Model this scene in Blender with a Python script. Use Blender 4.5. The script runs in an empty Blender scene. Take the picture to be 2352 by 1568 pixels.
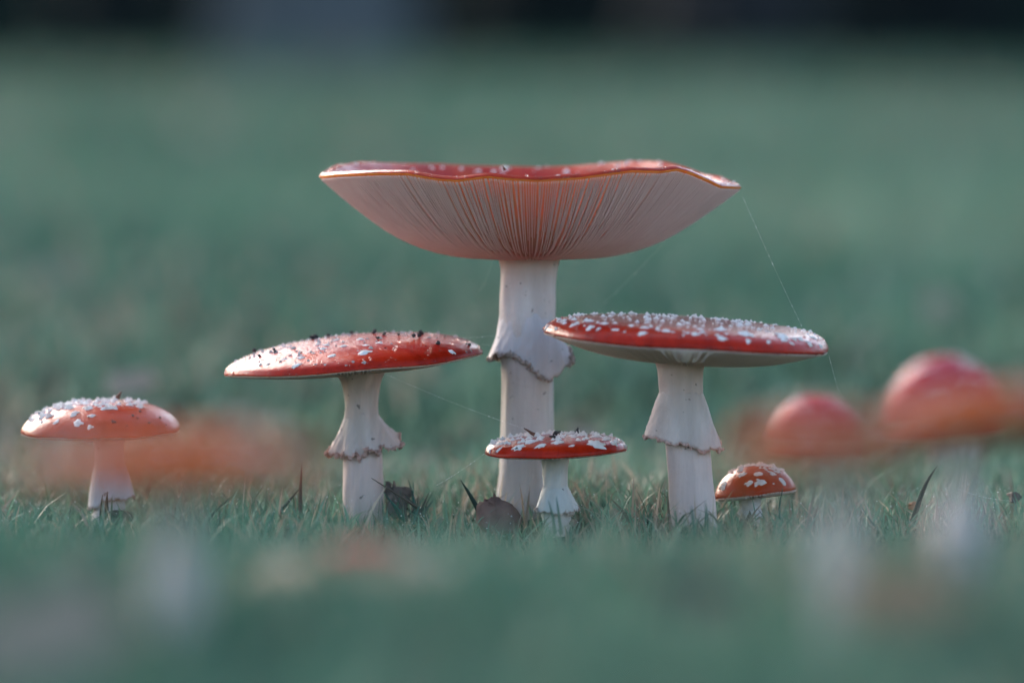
import bpy, math, random
import numpy as np
from mathutils import Vector, Matrix

# ------------------------------------------------------------------ camera, sky, sun, exposure
SC = bpy.context.scene
COL = SC.collection
CAM = Vector((0.0, -2.4, 0.22))
PITCH = math.radians(3.6)
LENS = 221.5
cd = bpy.data.cameras.new('camera')
cam = bpy.data.objects.new('camera', cd)
COL.objects.link(cam)
cam.location = CAM
cam.rotation_euler = (math.radians(90) - PITCH, 0, 0)
cd.lens = LENS
cd.sensor_width = 36
cd.clip_start = 0.05
cd.clip_end = 500
cd.dof.use_dof = True
cd.dof.focus_distance = 2.352
cd.dof.aperture_fstop = 4.6
SC.camera = cam

SUN_ELEV = math.radians(30)
SUN_AZ = math.radians(-33)          # measured from +Y (away from the camera), negative = to the left
w = bpy.data.worlds.new('World')
SC.world = w
w.use_nodes = True
wn = w.node_tree.nodes
bg = wn['Background']
sky = wn.new('ShaderNodeTexSky')
sky.sky_type = 'NISHITA'
sky.sun_disc = False
sky.sun_elevation = SUN_ELEV
sky.sun_rotation = SUN_AZ
sky.air_density = 1.0
sky.dust_density = 2.5
sky.ozone_density = 1.5
w.node_tree.links.new(sky.outputs['Color'], bg.inputs['Color'])
bg.inputs['Strength'].default_value = 0.14

sd = bpy.data.lights.new('sun', 'SUN')
sd.energy = 0.55
sd.angle = math.radians(35)
sd.color = (1.0, 0.97, 0.95)
sun = bpy.data.objects.new('sun', sd)
COL.objects.link(sun)
sdir = Vector((math.sin(SUN_AZ) * math.cos(SUN_ELEV), math.cos(SUN_AZ) * math.cos(SUN_ELEV), math.sin(SUN_ELEV)))
sun.rotation_euler = sdir.to_track_quat('Z', 'Y').to_euler()

SC.render.engine = 'CYCLES'
SC.cycles.use_denoising = True
SC.cycles.max_bounces = 8
SC.cycles.transparent_max_bounces = 8
SC.view_settings.view_transform = 'Standard'
SC.view_settings.look = 'None'
SC.view_settings.gamma = 1.0
SC.view_settings.exposure = 1.82

# ------------------------------------------------------------------ helpers
rng = random.Random(7)
NP = np.random.default_rng(11)
TAU = math.tau
RC = Matrix.Rotation(math.radians(90) - PITCH, 3, 'X')
WID = 36 / LENS
VW, VH = 2352.0, 1568.0             # pixel frame used for measuring the photograph

def at(px, py, Y):
    """Point on the vertical plane y = Y seen at pixel (px, py)."""
    d = RC @ Vector(((px - VW / 2) / VW * WID, (VH / 2 - py) / VW * WID, -1.0))
    return CAM + d * ((Y - CAM.y) / d.y)

def mm(Y):
    """Metres per pixel at depth Y."""
    return WID * (Y - CAM.y) / VW

RCi = RC.transposed()
def to_px(P):
    """(n,3) array of world points -> (n,2) pixels."""
    M = np.array(RCi)
    q = (np.asarray(P) - np.array(CAM)) @ M.T
    return np.stack([VW / 2 + q[:, 0] / -q[:, 2] / WID * VW, VH / 2 - q[:, 1] / -q[:, 2] / WID * VW], 1)

def mesh_obj(name, verts, faces, mat, parent=None, smooth=True, mat_idx=None):
    me = bpy.data.meshes.new(name)
    me.from_pydata([tuple(v) for v in verts], [], faces)
    for m in (mat if isinstance(mat, (list, tuple)) else [mat]):
        me.materials.append(m)
    if mat_idx is not None:
        me.polygons.foreach_set('material_index', mat_idx)
    if smooth:
        me.polygons.foreach_set('use_smooth', [True] * len(me.polygons))
    me.update()
    o = bpy.data.objects.new(name, me)
    COL.objects.link(o)
    if parent:
        o.parent = parent
    return o

def data_obj(name, me, parent=None, M=None):
    o = bpy.data.objects.new(name, me)
    COL.objects.link(o)
    if parent:
        o.parent = parent
    if M is not None:
        o.matrix_local = M
    return o

def tag(o, label, cat, group=None):
    o['label'] = label
    o['category'] = cat
    if group:
        o['group'] = group
    return o

def thing(name, label, cat, loc, group=None):
    o = bpy.data.objects.new(name, None)
    COL.objects.link(o)
    o.location = loc
    o.empty_display_size = 0.01
    return tag(o, label, cat, group)

def wob(seed, harm, amp, lo=1):
    """Periodic random function of an angle."""
    r = random.Random(seed)
    ks = [(k, r.uniform(0, TAU), r.gauss(0, 1) / (k ** 0.7)) for k in range(lo, harm + 1)]
    n = math.sqrt(sum(a * a for _, _, a in ks) / 2) or 1
    return lambda t: amp * sum(a * math.sin(k * t + p) for k, p, a in ks) / n

def spline(pts, n):
    """Catmull-Rom samples through 2D points."""
    P = [np.array(p, float) for p in pts]
    P = [2 * P[0] - P[1]] + P + [2 * P[-1] - P[-2]]
    seg = len(P) - 3
    out = []
    for i in range(n):
        u = i / (n - 1) * seg
        k = min(int(u), seg - 1)
        t = u - k
        a, b, c, d = P[k:k + 4]
        out.append(0.5 * (2 * b + (c - a) * t + (2 * a - 5 * b + 4 * c - d) * t * t + (3 * b - a - 3 * c + d) * t ** 3))
    return np.array(out)

# ------------------------------------------------------------------ materials
def mat_new(name):
    m = bpy.data.materials.new(name)
    m.use_nodes = True
    nt = m.node_tree
    return m, nt, nt.nodes['Principled BSDF']

def tex_noise(nt, scale, detail=4, rough=0.55, vec=None, stretch=None, coord='Object'):
    n = nt.nodes.new('ShaderNodeTexNoise')
    n.inputs['Scale'].default_value = scale
    n.inputs['Detail'].default_value = detail
    n.inputs['Roughness'].default_value = rough
    if vec is None:
        tc = nt.nodes.new('ShaderNodeTexCoord')
        vec = tc.outputs[coord]
    if stretch:
        mp = nt.nodes.new('ShaderNodeMapping')
        mp.inputs['Scale'].default_value = stretch
        nt.links.new(vec, mp.inputs['Vector'])
        vec = mp.outputs['Vector']
    nt.links.new(vec, n.inputs['Vector'])
    return n

def ramp(nt, fac, stops):
    r = nt.nodes.new('ShaderNodeValToRGB')
    el = r.color_ramp.elements
    while len(el) < len(stops):
        el.new(0.5)
    for e, (p, c) in zip(el, stops):
        e.position = p
        e.color = (*c, 1)
    nt.links.new(fac, r.inputs['Fac'])
    return r

def mix(nt, fac, a, b, mode='MIX'):
    m = nt.nodes.new('ShaderNodeMix')
    m.data_type = 'RGBA'
    m.blend_type = mode
    for sock, v in ((m.inputs[0], fac), (m.inputs[6], a), (m.inputs[7], b)):
        if hasattr(v, 'links'):
            nt.links.new(v, sock)
        elif isinstance(v, (int, float)):
            sock.default_value = v
        else:
            sock.default_value = (*v, 1)
    return m.outputs[2]

def bump(nt, bsdf, height, strength, dist, prev=None):
    b = nt.nodes.new('ShaderNodeBump')
    b.inputs['Strength'].default_value = strength
    b.inputs['Distance'].default_value = dist
    nt.links.new(height, b.inputs['Height'])
    if prev:
        nt.links.new(prev, b.inputs['Normal'])
    nt.links.new(b.outputs['Normal'], bsdf.inputs['Normal'])
    return b.outputs['Normal']

def mat_skin(name, red, orange, margin, pale=0.0, wet=1.0):
    """Glossy wet cap skin: red centre, more orange and striate towards the rim."""
    m, nt, b = mat_new(name)
    at_ = nt.nodes.new('ShaderNodeAttribute')
    at_.attribute_name = 'rad'
    n1 = tex_noise(nt, 55, 4)
    c = mix(nt, ramp(nt, n1.outputs['Fac'], [(0.42, (0, 0, 0)), (0.68, (1, 1, 1))]).outputs['Color'], red, orange)
    rr = ramp(nt, at_.outputs['Fac'], [(0.80, (0, 0, 0)), (1.0, (1, 1, 1))])
    st = nt.nodes.new('ShaderNodeAttribute')
    st.attribute_name = 'stri'
    mg = mix(nt, st.outputs['Fac'], tuple(x * 0.62 for x in margin), tuple(min(1, x * 1.15) for x in margin))
    c = mix(nt, rr.outputs['Color'], c, mg)
    n2 = tex_noise(nt, 900, 2)
    dark = ramp(nt, n2.outputs['Fac'], [(0.32, (0.55, 0.5, 0.5)), (0.45, (1, 1, 1))])
    c = mix(nt, 0.6, c, dark.outputs['Color'], 'MULTIPLY')
    nt.links.new(c, b.inputs['Base Color'])
    b.inputs['Roughness'].default_value = 0.35
    b.inputs['Specular IOR Level'].default_value = 0.05
    b.inputs['Coat Weight'].default_value = wet
    b.inputs['Coat Roughness'].default_value = 0.06
    b.inputs['Coat IOR'].default_value = 1.20
    n3 = tex_noise(nt, 130, 3, 0.5)
    p = bump(nt, b, n3.outputs['Fac'], 0.40, 0.0010)
    n4 = tex_noise(nt, 1100, 2, 0.6)
    p = bump(nt, b, n4.outputs['Fac'], 0.45, 0.0004, p)
    nt.links.new(p, b.inputs['Coat Normal'])
    return m

def mat_flesh(name, col, sss, margin=None, rad3=(0.020, 0.016, 0.012)):
    m, nt, b = mat_new(name)
    n = tex_noise(nt, 60, 3)
    c = mix(nt, n.outputs['Fac'], tuple(x * 0.85 for x in col), col)
    if margin:
        a = nt.nodes.new('ShaderNodeAttribute')
        a.attribute_name = 'rad'
        c = mix(nt, ramp(nt, a.outputs['Fac'], [(0.55, (0, 0, 0)), (0.98, (1, 1, 1))]).outputs['Color'], c, margin)
    nt.links.new(c, b.inputs['Base Color'])
    b.inputs['Roughness'].default_value = 0.7
    b.inputs['Specular IOR Level'].default_value = 0.1
    b.inputs['Subsurface Weight'].default_value = sss
    b.inputs['Subsurface Radius'].default_value = rad3
    b.inputs['Subsurface Scale'].default_value = 1.0
    return m

def mat_stem(name, base, stain, tip=None):
    """Fibrous off-white stem with faint vertical streaks and dark specks."""
    m, nt, b = mat_new(name)
    n1 = tex_noise(nt, 160, 5, 0.6, stretch=(1, 1, 0.12))
    c = mix(nt, ramp(nt, n1.outputs['Fac'], [(0.3, (0, 0, 0)), (0.7, (1, 1, 1))]).outputs['Color'], tuple(x * 0.70 for x in base), base)
    n2 = tex_noise(nt, 34, 4)
    c = mix(nt, ramp(nt, n2.outputs['Fac'], [(0.45, (0, 0, 0)), (0.68, (0.85, 0.85, 0.85))]).outputs['Color'], c, stain)
    n3 = tex_noise(nt, 330, 2)
    c = mix(nt, ramp(nt, n3.outputs['Fac'], [(0.69, (0, 0, 0)), (0.73, (0.8, 0.8, 0.8))]).outputs['Color'], c, (0.12, 0.09, 0.08))
    if tip:
        a = nt.nodes.new('ShaderNodeAttribute')
        a.attribute_name = 'rad'
        c = mix(nt, ramp(nt, a.outputs['Fac'], [(0.72, (0, 0, 0)), (1.0, (1, 1, 1))]).outputs['Color'], c, tip)
    nt.links.new(c, b.inputs['Base Color'])
    b.inputs['Roughness'].default_value = 0.62
    b.inputs['Subsurface Weight'].default_value = 0.35
    b.inputs['Subsurface Radius'].default_value = (0.0025, 0.0016, 0.0012)
    b.inputs['Subsurface Scale'].default_value = 1.0
    p = bump(nt, b, n1.outputs['Fac'], 0.8, 0.0012)
    n4 = tex_noise(nt, 420, 4)
    bump(nt, b, n4.outputs['Fac'], 0.45, 0.0006, p)
    return m

def mat_plain(name, c1, c2, scale, rough=0.8, bmp=0.4, bd=0.0005, sss=0.0, coat=0.0):
    m, nt, b = mat_new(name)
    n = tex_noise(nt, scale, 5, 0.6)
    r = ramp(nt, n.outputs['Fac'], [(0.33, c1), (0.66, c2)])
    nt.links.new(r.outputs['Color'], b.inputs['Base Color'])
    b.inputs['Roughness'].default_value = rough
    b.inputs['Coat Weight'].default_value = coat
    b.inputs['Coat Roughness'].default_value = 0.15
    if sss:
        b.inputs['Subsurface Weight'].default_value = sss
        b.inputs['Subsurface Radius'].default_value = (0.002, 0.0012, 0.0009)
        b.inputs['Subsurface Scale'].default_value = 1.0
    bump(nt, b, n.outputs['Fac'], bmp, bd)
    return m

def mat_grass(name):
    m, nt, b = mat_new(name)
    a = nt.nodes.new('ShaderNodeAttribute')
    a.attribute_name = 'tint'
    nt.links.new(a.outputs['Color'], b.inputs['Base Color'])
    b.inputs['Roughness'].default_value = 0.5
    b.inputs['Specular IOR Level'].default_value = 0.2
    t = nt.nodes.new('ShaderNodeBsdfTranslucent')
    nt.links.new(a.outputs['Color'], t.inputs['Color'])
    ms = nt.nodes.new('ShaderNodeMixShader')
    ms.inputs[0].default_value = 0.3
    out = nt.nodes['Material Output']
    nt.links.new(b.outputs['BSDF'], ms.inputs[1])
    nt.links.new(t.outputs['BSDF'], ms.inputs[2])
    nt.links.new(ms.outputs['Shader'], out.inputs['Surface'])
    return m

M_SKIN = mat_skin('cap_skin_red', (0.34, 0.004, 0.003), (0.50, 0.040, 0.002), (0.40, 0.016, 0.003))
M_SKIN_BIG = mat_skin('cap_skin_scarlet', (0.36, 0.007, 0.008), (0.52, 0.055, 0.004), (0.42, 0.030, 0.008))
M_SKIN_OR = mat_skin('cap_skin_orange_red', (0.38, 0.028, 0.004), (0.44, 0.050, 0.005), (0.39, 0.038, 0.006))
M_SKIN_FG = mat_skin('cap_skin_dry_orange', (0.30, 0.058, 0.020), (0.29, 0.074, 0.024), (0.21, 0.074, 0.028), wet=0.0)
M_SKIN_FG.node_tree.nodes['Principled BSDF'].inputs['Specular IOR Level'].default_value = 0.0
M_SKIN_PINK = mat_skin('cap_skin_crimson', (0.36, 0.014, 0.036), (0.38, 0.022, 0.034), (0.33, 0.034, 0.030), wet=0.25)
M_SKIN_TAN = mat_skin('cap_skin_faded', (0.30, 0.22, 0.15), (0.34, 0.26, 0.18), (0.32, 0.25, 0.18), wet=0.0)
nt = M_SKIN_TAN.node_tree
b = nt.nodes['Principled BSDF']
b.inputs['Specular IOR Level'].default_value = 0.0
old = b.inputs['Base Color'].links[0].from_socket
ra = nt.nodes.new('ShaderNodeAttribute')
ra.attribute_name = 'rad'
nt.links.new(mix(nt, ramp(nt, ra.outputs['Fac'], [(0.24, (1, 1, 1)), (0.42, (0, 0, 0))]).outputs['Color'], old, (0.50, 0.075, 0.07)), b.inputs['Base Color'])
M_RIM = mat_plain('cap_rim_orange', (0.74, 0.20, 0.03), (0.84, 0.30, 0.06), 300, 0.6, sss=0.9)
M_RIM.node_tree.nodes['Principled BSDF'].inputs['Specular IOR Level'].default_value = 0.1
M_RIM_PALE = mat_plain('cap_rim_cream', (0.66, 0.36, 0.22), (0.75, 0.52, 0.36), 300, 0.5, sss=0.3)
M_FLESH = mat_flesh('cap_flesh_orange', (0.62, 0.38, 0.29), 0.8, (0.82, 0.42, 0.17), (0.0055, 0.0042, 0.0032))
M_FLESH_PALE = mat_flesh('cap_flesh_pale', (0.93, 0.86, 0.79), 1.0, None, (0.030, 0.026, 0.022))
def mat_gill(name, c1, c2, tr):
    m = mat_plain(name, c1, c2, 90, 0.65, 0.2, 0.0003)
    nt = m.node_tree
    b = nt.nodes['Principled BSDF']
    t = nt.nodes.new('ShaderNodeBsdfTranslucent')
    t.inputs['Color'].default_value = (*c2, 1)
    ms = nt.nodes.new('ShaderNodeMixShader')
    ms.inputs[0].default_value = tr
    nt.links.new(b.outputs['BSDF'], ms.inputs[1])
    nt.links.new(t.outputs['BSDF'], ms.inputs[2])
    nt.links.new(ms.outputs['Shader'], nt.nodes['Material Output'].inputs['Surface'])
    return m
M_GILL = mat_gill('gill_rose_white', (0.88, 0.77, 0.73), (0.95, 0.86, 0.82), 0.5)
M_GILL_W = mat_gill('gill_cream', (0.86, 0.74, 0.66), (0.93, 0.82, 0.75), 0.55)
M_STEM = mat_stem('stem_white', (0.64, 0.56, 0.52), (0.52, 0.41, 0.36))
M_STEM_ROSE = mat_stem('stem_rose', (0.67, 0.51, 0.45), (0.56, 0.38, 0.31))
M_STEM_CREAM = mat_stem('stem_cream', (0.64, 0.60, 0.55), (0.54, 0.48, 0.41))
M_RING = mat_stem('ring_white', (0.66, 0.58, 0.57), (0.57, 0.48, 0.46))
M_RING_IN = mat_plain('ring_underside_brown', (0.26, 0.20, 0.16), (0.42, 0.34, 0.28), 200, 0.8)
M_RING_ROSE = mat_stem('ring_rose', (0.67, 0.50, 0.44), (0.57, 0.375, 0.31))
M_EDGE = mat_plain('ring_edge_brown', (0.25, 0.17, 0.13), (0.52, 0.42, 0.36), 900, 0.9, 0.6, 0.0006)
M_EDGE_R = mat_plain('ring_edge_rust', (0.40, 0.20, 0.15), (0.58, 0.38, 0.32), 900, 0.9, 0.6, 0.0006)
M_WART = mat_plain('wart_white', (0.66, 0.58, 0.52), (0.88, 0.82, 0.76), 900, 0.75, 0.6, 0.0004, sss=0.2)
M_WART_G = mat_plain('wart_grey', (0.34, 0.30, 0.27), (0.62, 0.57, 0.52), 900, 0.8, 0.6, 0.0004)
M_SOIL = mat_plain('soil_black', (0.012, 0.011, 0.012), (0.035, 0.03, 0.028), 800, 0.7, 0.6, 0.0005)
M_TWIG = mat_plain('twig_brown', (0.07, 0.03, 0.02), (0.18, 0.08, 0.05), 500, 0.8)
M_LEAF = mat_plain('dead_leaf_brown', (0.085, 0.040, 0.030), (0.20, 0.10, 0.07), 110, 0.7, 0.3, 0.0004)
M_LEAF_D = mat_plain('dead_leaf_dark', (0.045, 0.028, 0.022), (0.12, 0.07, 0.05), 160, 0.6, 0.5, 0.0006)
M_LEAF_T = mat_plain('dead_leaf_tan', (0.20, 0.15, 0.10), (0.32, 0.24, 0.17), 120, 0.7, 0.4, 0.0006)
M_LEAF_O = mat_plain('dead_leaf_orange', (0.26, 0.13, 0.06), (0.38, 0.19, 0.09), 120, 0.7, 0.4, 0.0006)
M_BARK = mat_plain('bark_fragment', (0.05, 0.035, 0.03), (0.16, 0.11, 0.09), 260, 0.85, 0.8, 0.001)
M_SILK = mat_plain('spider_silk', (0.75, 0.75, 0.75), (0.85, 0.85, 0.85), 50, 0.35, 0.0)
M_GRASS = mat_grass('grass_blades')
M_DROP, nt, b = mat_new('water_drop')
nt.links.new(ramp(nt, tex_noise(nt, 300).outputs['Fac'], [(0, (0.93, 0.93, 0.93)), (1, (1, 1, 1))]).outputs['Color'], b.inputs['Base Color'])
b.inputs['Roughness'].default_value = 0.03
b.inputs['IOR'].default_value = 1.33
b.inputs['Transmission Weight'].default_value = 1.0
M_TRUNK = mat_plain('bark_pale_grey', (0.060, 0.070, 0.072), (0.115, 0.125, 0.130), 6, 0.85, 0.6, 0.02)
M_TRUNK_D = mat_plain('bark_dark', (0.004, 0.006, 0.007), (0.010, 0.011, 0.012), 6, 0.9, 0.6, 0.02)
M_TRUNK_M = mat_plain('bark_dull_grey', (0.014, 0.016, 0.017), (0.032, 0.033, 0.035), 6, 0.85, 0.6, 0.02)
for m_ in (M_TRUNK, M_TRUNK_D, M_TRUNK_M):
    m_.node_tree.nodes['Principled BSDF'].inputs['Specular IOR Level'].default_value = 0.1
M_CROWN = mat_plain('tree_leaves', (0.02, 0.045, 0.025), (0.05, 0.085, 0.04), 3, 0.6, 0.0)

# ------------------------------------------------------------------ ground
LAWN_END = 8.8
def ground_z(x, y):
    near = np.clip(1.0 - (np.hypot(x, y) / 3.0), 0, 1)
    return (0.0035 * np.sin(x * 21 + 1.3) * np.sin(y * 17 + 0.6) + 0.0025 * np.sin(x * 47 + y * 13)) * (0.35 + 0.65 * near) \
        + 0.046 * (lambda t: t * t * (3 - 2 * t))(np.clip((-0.12 - y) / 0.85, 0, 1)) \
        - 0.030 * np.exp(-((y - 0.52) / 0.22) ** 2) \
        + 0.010 * np.sin(x * 1.7 + 2) * np.sin(y * 0.9 + 1) * np.clip((np.abs(y) - 0.8) / 3, 0, 1)

def grid_sheet(name, xs, ys, zf, mat):
    X, Y = np.meshgrid(xs, ys)
    Z = zf(X, Y)
    V = np.stack([X.ravel(), Y.ravel(), Z.ravel()], 1)
    nx, ny = len(xs), len(ys)
    F = [(j * nx + i, j * nx + i + 1, (j + 1) * nx + i + 1, (j + 1) * nx + i) for j in range(ny - 1) for i in range(nx - 1)]
    return mesh_obj(name, V, F, mat)

m, nt, b = mat_new('lawn_soil')
n1 = tex_noise(nt, 2.2, 5)
n2 = tex_noise(nt, 140, 4)
c1 = ramp(nt, n1.outputs['Fac'], [(0.3, (0.009, 0.026, 0.020)), (0.7, (0.018, 0.040, 0.030))]).outputs['Color']  # kept dark so it passes for shade where the grass thins
c2 = ramp(nt, n2.outputs['Fac'], [(0.35, (0.35, 0.35, 0.35)), (0.7, (1.2, 1.1, 1.0))]).outputs['Color']
nt.links.new(mix(nt, 1.0, c1, c2, 'MULTIPLY'), b.inputs['Base Color'])
b.inputs['Roughness'].default_value = 0.9
b.inputs['Specular IOR Level'].default_value = 0.0
bump(nt, b, n2.outputs['Fac'], 0.8, 0.004)
M_LAWN = m
gx = np.concatenate([np.linspace(-60, -2.5, 12), np.linspace(-2, 2, 161), np.linspace(2.5, 60, 12)])
gy = np.concatenate([np.linspace(-12, -1.6, 10), np.linspace(-1.5, 1.5, 121), np.linspace(1.8, LAWN_END, 40), np.linspace(LAWN_END + 1, 40, 12)])
lawn = grid_sheet('lawn_ground', gx, gy, ground_z, M_LAWN)
lawn['kind'] = 'structure'
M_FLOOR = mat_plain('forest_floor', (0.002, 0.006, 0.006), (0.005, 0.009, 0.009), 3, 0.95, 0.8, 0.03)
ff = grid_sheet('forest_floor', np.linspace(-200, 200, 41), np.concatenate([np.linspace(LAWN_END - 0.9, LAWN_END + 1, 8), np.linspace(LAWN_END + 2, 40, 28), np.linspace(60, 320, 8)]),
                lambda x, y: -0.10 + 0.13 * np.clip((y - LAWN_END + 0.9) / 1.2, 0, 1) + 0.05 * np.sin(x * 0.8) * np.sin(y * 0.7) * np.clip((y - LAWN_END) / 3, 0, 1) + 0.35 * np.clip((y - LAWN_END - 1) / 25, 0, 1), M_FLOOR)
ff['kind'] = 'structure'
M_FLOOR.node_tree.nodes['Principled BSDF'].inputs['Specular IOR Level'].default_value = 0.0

# ------------------------------------------------------------------ trees at the lawn's far edge
def crown_mesh():
    r = np.random.default_rng(5)
    V, F = [], []
    for k in range(110):
        c = r.normal(0, 1, 3)
        c = c / np.linalg.norm(c) * r.uniform(0.3, 1.0) * np.array([2.2, 2.2, 3.2])
        for q in range(45):
            p = c + r.normal(0, 0.34, 3)
            a = r.normal(0, 1, 3); a /= np.linalg.norm(a)
            bb = np.cross(a, r.normal(0, 1, 3)); bb /= np.linalg.norm(bb)
            s = r.uniform(0.10, 0.20)
            i = len(V)
            V += [p - a * s, p + bb * s * 0.5, p + a * s, p - bb * s * 0.5]
            F.append((i, i + 1, i + 2, i + 3))
    me = bpy.data.meshes.new('crown')
    me.from_pydata([tuple(v) for v in V], [], F)
    me.materials.append(M_CROWN)
    return me
CROWN = crown_mesh()

def tree(px, dist, rad, mat, label, seed):
    Y = dist + CAM.y
    x = at(px, 100, Y).x
    z0 = 0.03
    t = thing('forest_tree', label, 'tree', (x, Y, z0), 'trees at the edge of the lawn')
    r = random.Random(seed)
    V, F = [], []
    n = 20
    w1 = wob(seed, 6, 0.06, 2)
    zs = [-0.1, 0.0, 0.12, 0.3, 0.6, 1.2, 2.5, 4.5, 7.2]
    for z in zs:
        fl = 1 + 0.18 * math.exp(-max(z, 0) / 0.18)
        for i in range(n):
            a = i / n * TAU
            rr = rad * fl * (1 - 0.07 * z) * (1 + w1(a) * (1 + 2 * math.exp(-max(z, 0) / 0.2)))
            V.append((rr * math.cos(a) + 0.03 * z * math.sin(seed), rr * math.sin(a), z))
    for j in range(len(zs) - 1):
        for i in range(n):
            F.append((j * n + i, j * n + (i + 1) % n, (j + 1) * n + (i + 1) % n, (j + 1) * n + i))
    mesh_obj('trunk', V, F, mat, t)
    for k in range(5):
        a = r.uniform(0, TAU)
        p0 = np.array([0.03 * 6.0 * math.sin(seed), 0, r.uniform(5.4, 6.8)])
        p1 = p0 + np.array([math.cos(a) * 1.5, math.sin(a) * 1.5, 1.2])
        tube('limb', [p0, (p0 + p1) / 2 + [0, 0, 0.15], p1], [rad * 0.4, rad * 0.28, rad * 0.1], mat, t, 8)
    data_obj('crown', CROWN, t, Matrix.Translation((0.15 * math.sin(seed), 0, 8.2)) @ Matrix.Rotation(seed * 1.3, 4, 'Z'))
    return t

def tube(name, pts, rads, mat, parent=None, n=6, origin=(0, 0, 0)):
    P = [np.array(p, float) - np.array(origin) for p in pts]
    V, F = [], []
    for i, p in enumerate(P):
        d = P[min(i + 1, len(P) - 1)] - P[max(i - 1, 0)]
        d /= np.linalg.norm(d)
        u = np.cross(d, [0, 0.3, 1.0] if abs(d[2]) < 0.9 else [1, 0, 0]); u /= np.linalg.norm(u)
        v = np.cross(d, u)
        for k in range(n):
            a = k / n * TAU
            V.append(p + rads[i] * (math.cos(a) * u + math.sin(a) * v))
    for i in range(len(P) - 1):
        for k in range(n):
            F.append((i * n + k, i * n + (k + 1) % n, (i + 1) * n + (k + 1) % n, (i + 1) * n + k))
    F.append(tuple(range(n))[::-1])
    F.append(tuple((len(P) - 1) * n + k for k in range(n)))
    return mesh_obj(name, V, F, mat, parent)

tree(738, 11.2, 0.13, M_TRUNK, 'broad pale grey trunk of a tree rising behind the lawn', 1)
tree(1690, 11.8, 0.13, M_TRUNK_M, 'dull grey tree trunk standing apart from the broad pale one behind the lawn', 2)
for i, (px, di) in enumerate([(250, 14.5), (1230, 15.0), (2120, 14.0), (1480, 18.0), (520, 19.0), (1960, 20.0)]):
    tree(px, di, 0.14, M_TRUNK_D, 'dark tree trunk in the gloom behind the lawn', 3 + i)

# the wood behind them, too far off to tell its leaves and stems apart
r = np.random.default_rng(15)
nq = 26000
P = np.stack([r.uniform(-34, 34, nq), r.uniform(24, 33, nq), r.beta(1.1, 1.6, nq) * (3.6 + 0.9 * np.sin(r.uniform(0, 50, nq)))], 1)
P[:, 2] *= 0.8 + 0.25 * np.sin(P[:, 0] * 0.9) * np.sin(P[:, 0] * 0.37 + 1)
P[:, 2] += 0.25
U = r.normal(0, 1, (nq, 3)); U /= np.linalg.norm(U, axis=1, keepdims=True)
W = np.cross(U, r.normal(0, 1, (nq, 3))); W /= np.linalg.norm(W, axis=1, keepdims=True)
S_ = r.uniform(0.15, 0.38, (nq, 1))
V = np.stack([P - U * S_, P + W * S_ * 0.6, P + U * S_, P - W * S_ * 0.6], 1).reshape(-1, 3)
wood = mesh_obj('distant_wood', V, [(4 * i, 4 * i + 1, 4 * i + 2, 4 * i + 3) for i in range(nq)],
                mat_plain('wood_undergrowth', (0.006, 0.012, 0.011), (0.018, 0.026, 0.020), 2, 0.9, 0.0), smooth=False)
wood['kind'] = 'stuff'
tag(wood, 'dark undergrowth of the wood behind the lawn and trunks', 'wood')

# ------------------------------------------------------------------ mushrooms
def wart_variants(mat, seed, spike):
    out = []
    r = random.Random(seed)
    for k in range(7):
        n = 14
        V, F = [], []
        prof = [(1.0, -0.12), (0.92, 0.12), (0.62, 0.28), (0.28, 0.30 + 0.45 * spike)]
        w0 = wob(seed * 31 + k, 6, 0.24, 2)
        rad = [max(0.4, 0.95 + w0(i / n * TAU) + r.uniform(-0.08, 0.08)) for i in range(n)]
        ex = r.uniform(1.0, 1.7)
        ox, oy = r.uniform(-0.2, 0.2), r.uniform(-0.2, 0.2)
        for j, (q, z) in enumerate(prof):
            for i in range(n):
                a = i / n * TAU
                rr = q * (rad[i] * (1 - j / 6) + j / 6)
                V.append((0.5 * ex * rr * math.cos(a) + ox * max(0, z), 0.5 * rr * math.sin(a) + oy * max(0, z),
                          z * (1 if j < 1 else r.uniform(0.6, 1.35)) * 0.8))
        for j in range(len(prof) - 1):
            for i in range(n):
                F.append((j * n + i, j * n + (i + 1) % n, (j + 1) * n + (i + 1) % n, (j + 1) * n + i))
        F.append(tuple((len(prof) - 1) * n + i for i in range(n)))
        me = bpy.data.meshes.new('wart')
        me.from_pydata(V, [], F)
        me.materials.append(mat)
        me.update()
        out.append(me)
    return out
WARTS = {'flat': wart_variants(M_WART, 1, 0.25), 'spike': wart_variants(M_WART, 2, 1.0), 'grey': wart_variants(M_WART_G, 3, 0.7)}

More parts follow.
